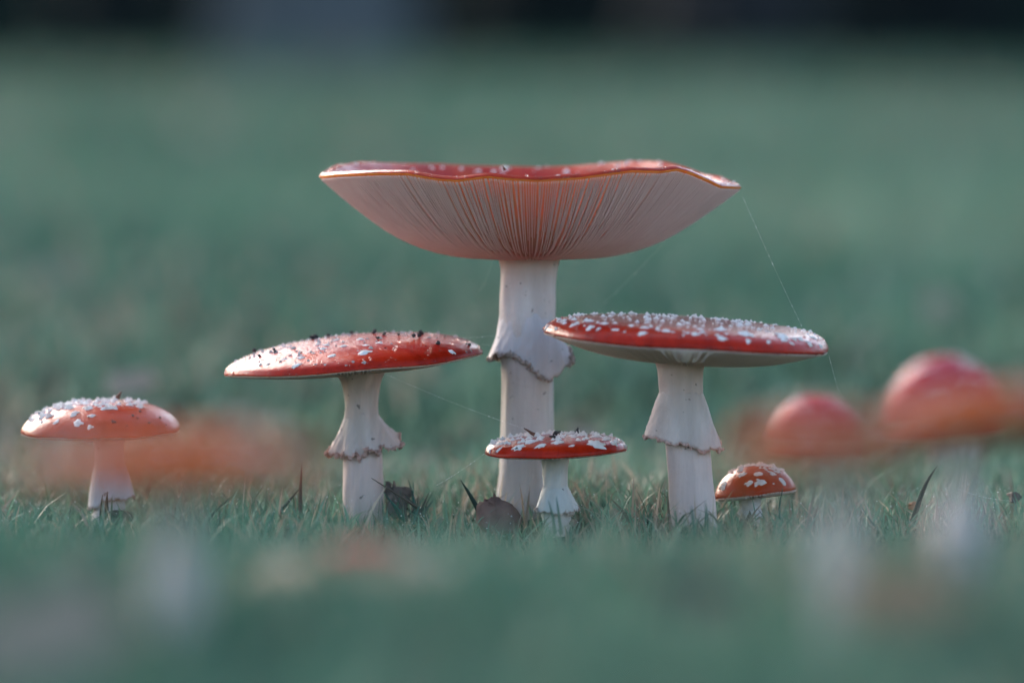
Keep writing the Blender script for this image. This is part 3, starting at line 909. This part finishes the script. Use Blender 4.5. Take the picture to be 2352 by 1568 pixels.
# ------------------------------------------------------------------ grass
def blades(name, x, y, z, L, wd, tint, lean, seed, segs=3):
    r = np.random.default_rng(seed)
    n = len(x)
    az = r.uniform(0, TAU, n)
    face = az + r.normal(0, 0.9, n)
    lx, ly = np.cos(az), np.sin(az)
    fx, fy = -np.sin(face), np.cos(face)
    bow = r.uniform(0.3, 1.0, n)
    nv = 2 * segs + 1
    P = np.zeros((n, nv, 3), np.float32)
    for k in range(segs + 1):
        t = k / segs
        off = lean * L * (t * (1 - bow) + t * t * bow)
        h = L * t * np.sqrt(np.clip(1 - (lean * t) ** 2 * 0.5, 0.1, 1))
        cx, cy, cz = x + lx * off, y + ly * off, z + h - 0.002
        if k < segs:
            ww = wd * 0.5 * (1 - 0.55 * t ** 1.5) * (0.75 + 0.5 * min(1, t * 3) if k else 0.8)
            P[:, 2 * k] = np.stack([cx - fx * ww, cy - fy * ww, cz], 1)
            P[:, 2 * k + 1] = np.stack([cx + fx * ww, cy + fy * ww, cz], 1)
        else:
            P[:, 2 * k] = np.stack([cx, cy, cz], 1)
    base = (np.arange(n) * nv)[:, None]
    quads = np.array([[2 * k, 2 * k + 1, 2 * k + 3, 2 * k + 2] for k in range(segs - 1)]).reshape(-1)
    tri = np.array([2 * (segs - 1), 2 * (segs - 1) + 1, 2 * segs])
    loops = np.concatenate([base + quads[None, :], base + tri[None, :]], 1).astype(np.int32).ravel()
    tot = np.tile(np.array([4] * (segs - 1) + [3], np.int32), n)
    me = bpy.data.meshes.new(name)
    me.vertices.add(n * nv)
    me.vertices.foreach_set('co', P.ravel())
    me.loops.add(len(loops))
    me.loops.foreach_set('vertex_index', loops)
    me.polygons.add(len(tot))
    me.polygons.foreach_set('loop_start', np.concatenate([[0], np.cumsum(tot)[:-1]]).astype(np.int32))
    me.polygons.foreach_set('loop_total', tot)
    me.update(calc_edges=True)
    me.polygons.foreach_set('use_smooth', [True] * len(tot))
    a = me.color_attributes.new('tint', 'FLOAT_COLOR', 'POINT')
    cc = np.ones((n, nv, 4), np.float32)
    cc[:, :, :3] = tint[:, None, :]
    a.data.foreach_set('color', cc.ravel())
    me.materials.append(M_GRASS)
    o = bpy.data.objects.new(name, me)
    COL.objects.link(o)
    o['kind'] = 'stuff'
    return o

def patchy(x, y):
    return 0.5 + 0.25 * np.sin(x * 5.1 + 1.2 * np.sin(y * 3.3)) + 0.25 * np.sin(y * 2.3 + 1.7 * np.sin(x * 2.2 + 1))

def tints(x, y, r, straw=0.10, gain=1.0):
    n = len(x)
    pt = patchy(x, y)[:, None]
    g1, g2 = np.array([0.046, 0.128, 0.088]), np.array([0.130, 0.225, 0.150])
    c = g1 + (g2 - g1) * np.clip(pt * 1.1 - 0.15 + r.uniform(-0.15, 0.4, (n, 1)), 0, 1)
    dry = np.clip(0.5 + 0.6 * np.sin(x * 3.7 + 2.1 + np.sin(y * 2.9)) * np.sin(y * 1.9 + 0.7 + np.sin(x * 4.3)), 0.05, 1) ** 1.6 * 2.6
    st = (r.uniform(0, 1, n) < straw * dry)[:, None]
    c = np.where(st, np.array([0.31, 0.25, 0.185]) * r.uniform(0.5, 1.25, (n, 1)), c)
    return (c * r.uniform(0.6, 1.4, (n, 1)) * gain).astype(np.float32)

STEMS = [(o_.base.x, o_.base.y) for o_ in (A, B, C3, D, E, F6)]
# around the mushrooms: fine short turf
n = 62000
r = np.random.default_rng(1)
x, y = r.uniform(-0.42, 0.42, n), r.uniform(-0.42, 0.50, n)
L = r.gamma(5, 0.0021, n) * (0.75 + 0.5 * patchy(x * 6, y * 6))
clear = np.ones(n, bool)
for sx, sy in STEMS:
    d = np.hypot(x - sx, y - sy)
    clear &= d > 0.009
    L = np.where((np.hypot(x - sx, y - sy + 0.03) < 0.03), L * 0.75, L)
xl, yl = r.uniform(-0.24, 0.24, 2600), r.uniform(-0.13, 0.05, 2600)
keep = (0.5 + 0.5 * np.sin(xl * 61 + 1.0) * np.sin(xl * 23 + yl * 40)) > r.uniform(0, 1, 2600)
x, y, L = np.append(x[clear], xl[keep]), np.append(y[clear], yl[keep]), np.append(L[clear], r.uniform(0.011, 0.020, keep.sum()))
g = blades('turf', x, y, ground_z(x, y), np.clip(L, 0.004, 0.024), r.uniform(0.0004, 0.0011, len(x)), tints(x, y, r, 0.18), r.uniform(0.1, 1.0, len(x)), 2)
tag(g, 'fine short blue-green turf around the mushroom stems', 'grass')
# foreground and wider lawn
def lawn_patch(n, y0, y1, wmul, Lm, wd, seed, label, straw=0.1, segs=3, fade=None):
    r = np.random.default_rng(seed)
    y = CAM.y + ((y0 - CAM.y) ** 2 + r.uniform(0, 1, n) * ((y1 - CAM.y) ** 2 - (y0 - CAM.y) ** 2)) ** 0.5
    half = (y - CAM.y) * WID * 0.5 * wmul + 0.15
    x = r.uniform(-1, 1, n) * half
    if fade:
        ok = r.uniform(0, 1, n) > np.clip((y - fade) / (y1 - fade), 0, 1) ** 0.45  # blades thinned towards the trees; the dark soil stands in for shade
        x, y = x[ok], y[ok]
        n = len(x)
    L = r.gamma(6, Lm / 6, n)
    g = blades('lawn_grass', x, y, ground_z(x, y), L, r.uniform(0.6, 1.3, n) * wd, tints(x, y, r, straw), r.uniform(0.1, 0.95, n), seed + 1, segs)
    return tag(g, label, 'grass')
lawn_patch(60000, -1.25, -0.40, 2.6, 0.017, 0.0016, 3, 'blurred grass in front of the mushrooms', straw=0.22)
lawn_patch(60000, 0.48, 3.0, 2.6, 0.020, 0.0030, 5, 'blurred grass just behind the mushrooms')
lawn_patch(100000, 3.0, LAWN_END - 0.2, 3.2, 0.021, 0.009, 7, 'hazy grass stretching back to the trees', straw=0.07, segs=2, fade=4.6)

r = np.random.default_rng(21)
n = 90000
x, y = r.uniform(-5, 5, n), r.uniform(-2.2, 8.2, n)
ok = (np.abs(x) > (y - CAM.y) * WID * 0.5 * 2.4) & (np.hypot(x, y - CAM.y) > 0.5) & (r.uniform(0, 1, n) > np.clip((y - 4.6) / 3.6, 0, 1) ** 0.45)  # same thinning near the trees, standing in for their shade
x, y = x[ok], y[ok]
g = blades('lawn_grass', x, y, ground_z(x, y), r.gamma(6, 0.0040, len(x)), r.uniform(0.004, 0.009, len(x)), tints(x, y, r, 0.06), r.uniform(0.1, 0.95, len(x)), 23, 2)
tag(g, 'grass of the wider lawn on both sides', 'grass')

# ------------------------------------------------------------------ single long blades
def blade(pts, Y, wpx, col, label, dY=0.0):
    """A single long blade through measured pixels, base first; dY = how far the tip leans away."""
    P = spline(pts, 9)
    k = mm(Y)
    base = at(pts[0][0], pts[0][1], Y)
    V, F = [], []
    for i, (px, py) in enumerate(P):
        t = i / 8
        c = np.array(at(px, py, Y + dY * t)) - np.array(base)
        wv = wpx * k * 0.5 * (1 - t ** 1.6) + 0.00006
        d = P[min(i + 1, 8)] - P[max(i - 1, 0)]
        d = d / np.linalg.norm(d)
        side = np.array([-d[1], 0.25, -d[0]]) if True else None
        side = np.array([d[1], 0.3, d[0]]); side /= np.linalg.norm(side)
        V += [c - side * wv, c + np.array([0, -0.25 * wv, 0]), c + side * wv]
    for i in range(8):
        F += [(3 * i, 3 * i + 1, 3 * i + 4, 3 * i + 3), (3 * i + 1, 3 * i + 2, 3 * i + 5, 3 * i + 4)]
    o = mesh_obj('grass_stalk', V, F, M_GRASS)
    a = o.data.color_attributes.new('tint', 'FLOAT_COLOR', 'POINT')
    a.data.foreach_set('color', np.tile(np.array([*col, 1.0], np.float32), len(V)))
    o.location = base
    so = o.modifiers.new('thick', 'SOLIDIFY')
    so.thickness = 0.00015
    return tag(o, label, 'grass')

GD, GB, GG = (0.035, 0.06, 0.045), (0.11, 0.08, 0.06), (0.07, 0.16, 0.12)
blade([(1104, 1180), (1082, 1140), (1058, 1101)], -0.05, 12, GD, 'dark thick grass blade leaning over the curled brown leaf')
blade([(2088, 1232), (2108, 1160), (2130, 1105), (2154, 1068)], -0.06, 13, GD, 'long dark curved grass blade in front of the large crimson dome')
blade([(692, 1190), (690, 1130), (694, 1062)], -0.06, 11, GB, 'upright brownish pointed blade between the far-left and tilted-cap mushrooms')
blade([(958, 1165), (905, 1130), (853, 1097)], -0.07, 5, GB, 'thin dry stalk crossing the lower stem of the tilted-cap mushroom')
blade([(1448, 1198), (1428, 1170), (1404, 1145)], -0.06, 8, GB, 'short dry brown blade between the small mushroom and the flat-capped one')
blade([(1546, 1240), (1538, 1190), (1533, 1130)], -0.085, 10, GB, 'flat dry straw strip pressed against the stem of the flat-capped mushroom')
blade([(1628, 1240), (1624, 1190), (1620, 1150)], -0.12, 9, GG, 'green blade before the right side of the flat-capped stem')
blade([(1596, 1240), (1592, 1195), (1588, 1160)], -0.12, 9, GG, 'green blade before the middle of the flat-capped stem')
blade([(1290, 1225), (1284, 1180), (1278, 1140)], -0.10, 7, GG, 'longer green blade before the flared ring of the small mushroom')
blade([(1276, 1225), (1270, 1185), (1260, 1148)], -0.10, 7, GG, 'shorter green blade before the flared ring of the small mushroom')
blade([(246, 1200), (245, 1160), (247, 1128)], -0.05, 12, GD, 'blunt dark blade in front of the stem of the far-left mushroom')
blade([(232, 1200), (232, 1165), (236, 1135)], -0.05, 6, GD, 'thin dark blade in front of the stem of the far-left mushroom')
blade([(470, 1205), (500, 1170), (528, 1142)], -0.05, 9, GD, 'dark slanting blade with dew right of the far-left mushroom')
blade([(640, 1180), (672, 1140), (690, 1120)], -0.04, 7, GD, 'slanting dark blade at the foot of the upright brownish blade')
blade([(1795, 1205), (1790, 1170), (1798, 1120)], -0.05, 6, GG, 'thin green blade right of the little domed mushroom')
blade([(2030, 1230), (2000, 1195), (1980, 1165)], -0.06, 6, GG, 'dewy green blade left of the long dark curved blade')

# dense tuft beside the bark fragment
r = np.random.default_rng(77)
tuft = thing('grass_tuft', 'dewy tuft of stiff grass beside the dark bark fragment', 'grass', at(960, 1190, -0.03))
for i in range(22):
    a = r.uniform(-0.9, 0.9)
    px0, py0 = 955 + r.normal(0, 22), 1195 + r.uniform(-5, 10)
    Lp = r.uniform(45, 100)
    tip = (px0 + math.sin(a) * Lp * 0.8 + 8, py0 - math.cos(a) * Lp)
    o = blade([(px0, py0), ((px0 + tip[0]) / 2 - a * 5, (py0 + tip[1]) / 2), tip], -0.03 + r.normal(0, 0.012), r.uniform(4, 7),
              [(0.06, 0.17, 0.13), (0.05, 0.08, 0.065), (0.09, 0.08, 0.07)][i % 3], 'x', r.normal(0, 0.006))
    for kk in ('label', 'category'):
        del o[kk]
    o.name = 'blade'
    loc = o.location.copy()
    o.parent = tuft
    o.location = loc - tuft.location

# ------------------------------------------------------------------ dead leaves and litter
def leaf(name, outline, Y, mat, label, cat, curl=0.25, seed=0, dY=0.0, thick=0.0004, group=None):
    """Leaf standing or lying: outline in pixels, filled, bowed in depth."""
    r = random.Random(seed)
    cx = sum(p[0] for p in outline) / len(outline)
    cy = sum(p[1] for p in outline) / len(outline)
    ymax = max(p[1] for p in outline)
    base = at(cx, ymax, Y)
    pts = []
    n0 = len(outline)
    for i in range(n0):
        a, b_ = outline[i], outline[(i + 1) % n0]
        for q in range(3):
            t = q / 3
            pts.append((a[0] + (b_[0] - a[0]) * t + r.uniform(-1.2, 1.2), a[1] + (b_[1] - a[1]) * t + r.uniform(-1.2, 1.2)))
    V, F = [], []
    span = max(max(p[0] for p in outline) - min(p[0] for p in outline), 1)
    rings = [1.0, 0.8, 0.55, 0.3]
    for f in rings:
        for px, py in pts:
            X, Yp = cx + (px - cx) * f, cy + (py - cy) * f
            u = (X - cx) / span * 2
            v = (ymax - Yp) / span
            dep = Y + span * mm(Y) * (curl * (u * u) + 0.06 * math.sin(u * 7 + seed)) + dY * v * span * mm(Y)
            V.append(np.array(at(X, Yp, dep)) - np.array(base))
    n = len(pts)
    for j in range(len(rings) - 1):
        for i in range(n):
            F.append((j * n + i, j * n + (i + 1) % n, (j + 1) * n + (i + 1) % n, (j + 1) * n + i))
    V.append(sum(V[-n:]) / n)
    for i in range(n):
        F.append(((len(rings) - 1) * n + i, (len(rings) - 1) * n + (i + 1) % n, len(V) - 1))
    o = mesh_obj(name, V, F, mat)
    o.location = base
    so = o.modifiers.new('thick', 'SOLIDIFY')
    so.thickness = thick
    return tag(o, label, cat, group)

leaf('dead_leaf', [(1097, 1160), (1103, 1152), (1109, 1155), (1114, 1146), (1122, 1147), (1127, 1141), (1131, 1143), (1134, 1132), (1138, 1141), (1144, 1140), (1152, 1147), (1166, 1152), (1180, 1163), (1192, 1179), (1200, 1192), (1188, 1222), (1150, 1226), (1112, 1222), (1094, 1200)], -0.062, M_LEAF, 'curled brown dead leaf at the foot of the thick tall stem', 'leaf', 0.16, 1, 0.35)
leaf('dead_leaf', [(1395, 1175), (1412, 1168), (1432, 1180), (1450, 1196), (1446, 1216), (1420, 1212), (1402, 1198)], -0.045, M_LEAF, 'small brown leaf lying in grass between the small and the flat-capped mushroom', 'leaf', 0.3, 2, 0.6)
leaf('bark_fragment', [(895, 1105), (900, 1122), (906, 1104), (911, 1120), (922, 1118), (937, 1120), (938, 1140), (928, 1160), (924, 1180), (905, 1192), (893, 1180), (897, 1150), (892, 1130)], -0.025, M_BARK, 'dark jagged bark fragment standing beside the tilted-cap mushroom stem', 'bark', 0.35, 3, 0.2, 0.002)
leaf('dead_leaf', [(72, 1222), (90, 1208), (108, 1212), (116, 1235), (100, 1248), (84, 1244)], -0.05, M_LEAF_D, 'dark brown leaf scrap with rounded top left of the far-left mushroom', 'leaf', 0.3, 4, 0.4)
leaf('dead_leaf', [(140, 1215), (150, 1192), (157, 1180), (168, 1195), (170, 1222), (156, 1240), (142, 1236)], -0.05, M_LEAF_D, 'pointed dark brown leaf scrap nearest the far-left mushroom stem', 'leaf', 0.3, 5, 0.4)
leaf('soil_clod', [(252, 1188), (258, 1179), (270, 1178), (282, 1182), (285, 1198), (275, 1210), (256, 1208)], -0.035, M_SOIL, 'dark crumbly soil clod against the stem of the far-left mushroom', 'soil', 0.3, 6, 0.4, 0.004)
leaf('dead_leaf', [(1700, 1198), (1706, 1178), (1714, 1190), (1722, 1172), (1730, 1196), (1738, 1210), (1730, 1232), (1712, 1230), (1698, 1215)], -0.06, M_BARK, 'dark shredded leaf at the base of the little domed mushroom', 'leaf', 0.3, 7, 0.4)
leaf('dead_leaf', [(722, 1178), (738, 1165), (756, 1172), (764, 1186), (752, 1198), (730, 1198)], 0.02, M_LEAF_T, 'pale tan leaf scrap in the grass left of the tilted-cap stem', 'leaf', 0.3, 8, 0.5)

for i, (px, py, w_, m_, lab) in enumerate([
        (32, 1190, 16, M_LEAF, 'small reddish-brown leaf scrap in the grass well clear of the far-left stem'),
        (1012, 1198, 15, M_LEAF_T, 'tan leaf scrap between the bark fragment and the curled leaf'),
        (1318, 1200, 12, M_BARK, 'dark scrap of litter tucked against the small mushroom base'),
        (2096, 1160, 18, M_LEAF_O, 'orange leaf scrap by the long dark curved blade'),
        (2330, 1140, 20, M_LEAF_D, 'dark leaf scrap in the grass under the beaded silk'),
        (1372, 1192, 10, M_LEAF_D, 'small dark leaf scrap beside the brown leaf between the small and flat caps'),
        (640, 1205, 14, M_LEAF_T, 'tan leaf scrap by the slanting blade'),
        (1862, 1212, 14, M_LEAF_T, 'tan leaf scrap beyond the little domed mushroom')]):
    q = random.Random(90 + i)
    leaf('leaf_scrap', [(px + w_ * math.cos(a) * q.uniform(0.6, 1.1), py - w_ * 0.7 * math.sin(a) * q.uniform(0.5, 1.2)) for a in [k * TAU / 9 for k in range(9)]],
         -0.045 + q.uniform(-0.02, 0.02), m_, lab, 'leaf', 0.4, 90 + i, 0.5)

# flat fallen leaves out of focus
def fallen(px, py, size, mat, label, seed, group=None, tilt=0.35, name='fallen_leaf'):
    d = RC @ Vector(((px - VW / 2) / VW * WID, (VH / 2 - py) / VW * WID, -1.0))
    P = CAM + d * (-(CAM.z - 0.015) / d.z)
    for _ in range(12):      # meet the uneven turf
        P = CAM + d * (-(CAM.z - float(ground_z(P.x, P.y)) - 0.020) / d.z)
    r = random.Random(seed)
    V, F = [], []
    n = 20
    for f in (1.0, 0.6, 0.25):
        for i in range(n):
            a = i / n * TAU
            rr = size * f * (0.55 + 0.45 * abs(math.cos(a))) * (1 + 0.14 * math.sin(a * 7 + seed))
            x_, y_ = rr * math.cos(a), rr * 0.75 * math.sin(a)
            V.append((x_, y_, 0.25 * (y_ * y_ + 0.4 * x_ * x_) / size))
    for j in range(2):
        for i in range(n):
            F.append((j * n + i, j * n + (i + 1) % n, (j + 1) * n + (i + 1) % n, (j + 1) * n + i))
    F.append(tuple(2 * n + i for i in range(n)))
    o = mesh_obj(name, V, F, mat)
    o.location = P
    o.rotation_euler = (tilt + r.uniform(-0.2, 0.3), r.uniform(-0.3, 0.3), r.uniform(0, TAU) * 0.3)
    so = o.modifiers.new('thick', 'SOLIDIFY')
    so.thickness = 0.0006
    return tag(o, label, 'leaf', group)

fallen(1480, 1322, 0.016, M_LEAF, 'blurred brown leaf on the grass below the small mushroom', 1, tilt=0.9)
fallen(1612, 1372, 0.012, M_LEAF_D, 'blurred dark leaf on the grass below the flat-capped mushroom', 2, tilt=0.8)
fallen(2060, 1385, 0.018, M_LEAF_O, 'blurred orange-brown leaf between the two pale blurred stems', 3, tilt=1.1)
fallen(95, 1470, 0.022, M_LEAF_T, 'large blurred tan leaf near the blurred orange mushroom', 4, tilt=1.2)
FAR = [(120, 450, 0.030, 'O'), (470, 300, 0.05, 'T'), (300, 880, 0.012, 'T'), (1080, 985, 0.009, 'T'), (1340, 1000, 0.008, 'T'), (1880, 560, 0.018, 'T'),
       (110, 640, 0.018, 'T'), (620, 560, 0.016, 'T'), (2150, 700, 0.014, 'T'), (2260, 240, 0.05, 'T')]
for i, (px, py, sz, c) in enumerate(FAR):
    fallen(px, py, sz, M_LEAF_O if c == 'O' else M_LEAF_T, 'blurred orange fallen leaf far back on the lawn' if c == 'O' else 'blurred pale tan fallen leaf far back on the lawn', 20 + i,
           'orange leaves on the far lawn' if c == 'O' else 'tan leaves on the far lawn', tilt=0.7)

# ------------------------------------------------------------------ soil crumbs and twigs on the caps
def crumb_mesh(seed):
    r = random.Random(seed)
    V, F = [], []
    for q in range(r.randint(2, 4)):
        c = np.array([r.uniform(-0.5, 0.5), r.uniform(-0.4, 0.4), r.uniform(0, 0.5)])
        n, R0 = 6, r.uniform(0.25, 0.5)
        b0 = len(V)
        for z, f in ((-0.8, 0.6), (0, 1.0), (0.8, 0.5)):
            for i in range(n):
                a = i / n * TAU
                V.append(c + R0 * np.array([f * math.cos(a) * r.uniform(0.7, 1.3), f * math.sin(a) * r.uniform(0.7, 1.3), z * r.uniform(0.7, 1.2)]))
        for j in range(2):
            for i in range(n):
                F.append((b0 + j * n + i, b0 + j * n + (i + 1) % n, b0 + (j + 1) * n + (i + 1) % n, b0 + (j + 1) * n + i))
        F += [tuple(b0 + i for i in range(n))[::-1], tuple(b0 + 2 * n + i for i in range(n))]
    me = bpy.data.meshes.new('soil_crumb')
    me.from_pydata([tuple(v) for v in V], [], F)
    me.materials.append(M_SOIL)
    return me
CRUMB = [crumb_mesh(i) for i in range(5)]
def crumbs(s, L, label, group, seed):
    r = random.Random(seed)
    for px, py, wpx in L:
        i, _ = s.nearest(px, py)
        o = s.put(i, r.choice(CRUMB), wpx * s.k * 0.8, 'soil_crumb', None, r.uniform(0.7, 1.1), r, lift=0.0002)
        o.matrix_basis = Matrix.Translation(s.o) @ o.matrix_basis
        tag(o, label, 'soil', group)
crumbs(B, z2([(1530, 105, 60), (1470, 130, 50), (1510, 120, 50), (310, 235, 55), (460, 240, 45), (455, 225, 35), (1215, 140, 45), (1190, 95, 45), (1025, 102, 45), (1650, 180, 48), (1885, 190, 40), (1260, 103, 35), (1360, 104, 36), (740, 118, 60), (345, 265, 32), (1700, 130, 26), (415, 240, 26), (850, 108, 50), (1860, 180, 22), (1270, 205, 14), (1560, 190, 14), (1330, 190, 12), (265, 290, 14), (1660, 230, 12)]),
       'black soil crumb on the tilted red cap', 'soil crumbs on the tilted cap', 3)
crumbs(D, z7([(925, 160, 75), (905, 185, 50), (945, 140, 50), (1290, 235, 40), (585, 285, 24), (1310, 250, 24)]), 'black soil crumb on the small red cap before the tall stem', 'soil crumbs on the small cap', 4)
crumbs(E, z4([(1100, 352, 32), (1050, 382, 36), (890, 440, 36), (1165, 445, 30), (1255, 410, 28), (1302, 462, 22), (690, 400, 22), (1075, 402, 18), (990, 465, 20), (305, 380, 34)]), 'small dark soil speck on the rounded far-left cap', 'soil specks on the far-left cap', 5)

def twig(pts, Y, rad, label, mat=M_TWIG):
    base = at(*pts[0], Y)
    P = [at(*p, Y) for p in pts]
    o = tube('twig', P, [rad * (1 - 0.75 * i / (len(P) - 1)) for i in range(len(P))], mat, None, 6, base)
    o.location = base
    return tag(o, label, 'twig')
twig([(1228, 998), (1220, 994), (1212, 988), (1203, 983)], -0.055, 0.0008, 'brown twig with forked tip lying on the small red cap')
twig([(1325, 994), (1326, 987), (1328, 981)], -0.045, 0.0010, 'short upright black stalk on the small red cap', M_SOIL)
twig([(269, 915), (273, 907), (279, 899)], -0.012, 0.0010, 'reddish thorn sticking up from the far-left cap')
twig([(1160, 391), (1157, 386), (1155, 382)], -0.03, 0.0006, 'tiny brown speck of bark on the rim of the tallest cap')
twig([(1545, 732), (1541, 727), (1538, 723)], -0.03, 0.0006, 'reddish bud scale upright on the wide flat cap')

# ------------------------------------------------------------------ spider silk
def silk(pts, Ya, Yb, label, rad=0.000012, beads=24, sag=6, bead=0.00013, seed=0):
    r = random.Random(seed)
    (x0, y0), (x1, y1) = pts
    base = at(x0, y0, Ya)
    P = []
    for i in range(25):
        t = i / 24
        P.append(np.array(at(x0 + (x1 - x0) * t, y0 + (y1 - y0) * t + sag * 4 * t * (1 - t), Ya + (Yb - Ya) * t)) - np.array(base))
    t_ = thing('spider_thread', label, 'spider silk', base)
    tube('strand', P, [rad] * 25, M_SILK, t_, 5)
    V, F = [], []
    for q in range(beads):
        u = r.random() * 23.99
        k = int(u)
        c = P[k] + (P[k + 1] - P[k]) * (u - k)
        s_ = bead * r.uniform(0.6, 1.3)
        b0 = len(V)
        for d in ((1, 0, 0), (-1, 0, 0), (0, 1, 0), (0, -1, 0), (0, 0, 1), (0, 0, -1)):
            V.append(c + s_ * np.array(d))
        F += [(b0 + i, b0 + j, b0 + l) for i, j, l in ((0, 2, 4), (2, 1, 4), (1, 3, 4), (3, 0, 4), (2, 0, 5), (1, 2, 5), (3, 1, 5), (0, 3, 5))]
    d = mesh_obj('dew_beads', V, F, M_SILK, t_)
    d['kind'] = 'stuff'

silk([(1706, 452), (1842, 750)], -0.02, -0.06, 'beaded spider thread from the tallest cap rim down to the flat cap', beads=40, sag=4, seed=1)
silk([(1106, 790), (1147, 793)], -0.02, -0.01, 'short lower spider thread from the tilted cap to the tall stem', beads=5, sag=1, seed=2)
silk([(1040, 777), (1147, 770)], -0.02, -0.01, 'short upper spider thread from the tilted cap to the tall stem', beads=10, sag=1, seed=3)
silk([(884, 858), (1210, 986)], -0.02, -0.05, 'long beaded spider thread from under the tilted cap to the small cap', beads=50, sag=5, seed=4)
silk([(1112, 1042), (1003, 1114)], -0.05, -0.04, 'beaded spider thread from the small cap rim down to the dewy tuft', beads=24, sag=3, seed=5)
silk([(1526, 556), (1385, 700)], 0.02, 0.04, 'faint slanting spider thread hanging below the tallest cap right of its stem', rad=0.000012, beads=4, sag=3, seed=6)
silk([(1133, 592), (1098, 672)], 0.01, 0.03, 'faint spider thread hanging below the tallest cap left of its stem', rad=0.000012, beads=2, sag=12, seed=7)
silk([(1903, 812), (1926, 896)], -0.06, -0.03, 'dangling spider thread under the far rim of the flat cap', rad=0.000012, beads=7, sag=3, seed=8)
silk([(2200, 1122), (2328, 1150)], -0.05, -0.05, 'dewy spider thread slung between grass blades before the crimson dome', beads=26, sag=6, seed=9)

# ------------------------------------------------------------------ dew on the turf
r = np.random.default_rng(9)
V, F = [], []
for q in range(1500):
    x_, y_ = r.uniform(-0.24, 0.24), r.uniform(-0.16, 0.10)
    c = np.array([x_, y_, float(ground_z(x_, y_)) + r.uniform(0.004, 0.015)])
    s_ = r.uniform(0.00010, 0.00022)
    b0 = len(V)
    for d in ((1, 0, 0), (-1, 0, 0), (0, 1, 0), (0, -1, 0), (0, 0, 1), (0, 0, -1)):
        V.append(c + s_ * np.array(d))
    F += [(b0 + i, b0 + j, b0 + l) for i, j, l in ((0, 2, 4), (2, 1, 4), (1, 3, 4), (3, 0, 4), (2, 0, 5), (1, 2, 5), (3, 1, 5), (0, 3, 5))]
m, nt, b = mat_new('dew_white_glint')
n_ = tex_noise(nt, 400)
nt.links.new(ramp(nt, n_.outputs['Fac'], [(0, (0.8, 0.85, 0.85)), (1, (0.95, 0.97, 0.97))]).outputs['Color'], b.inputs['Base Color'])  # opaque white colour stands in for the sparkle of clear drops
b.inputs['Roughness'].default_value = 0.05
b.inputs['Metallic'].default_value = 0.0
d = mesh_obj('dew', V, F, m)
d['kind'] = 'stuff'
tag(d, 'tiny bright dew drops sprinkled over the turf', 'dew')
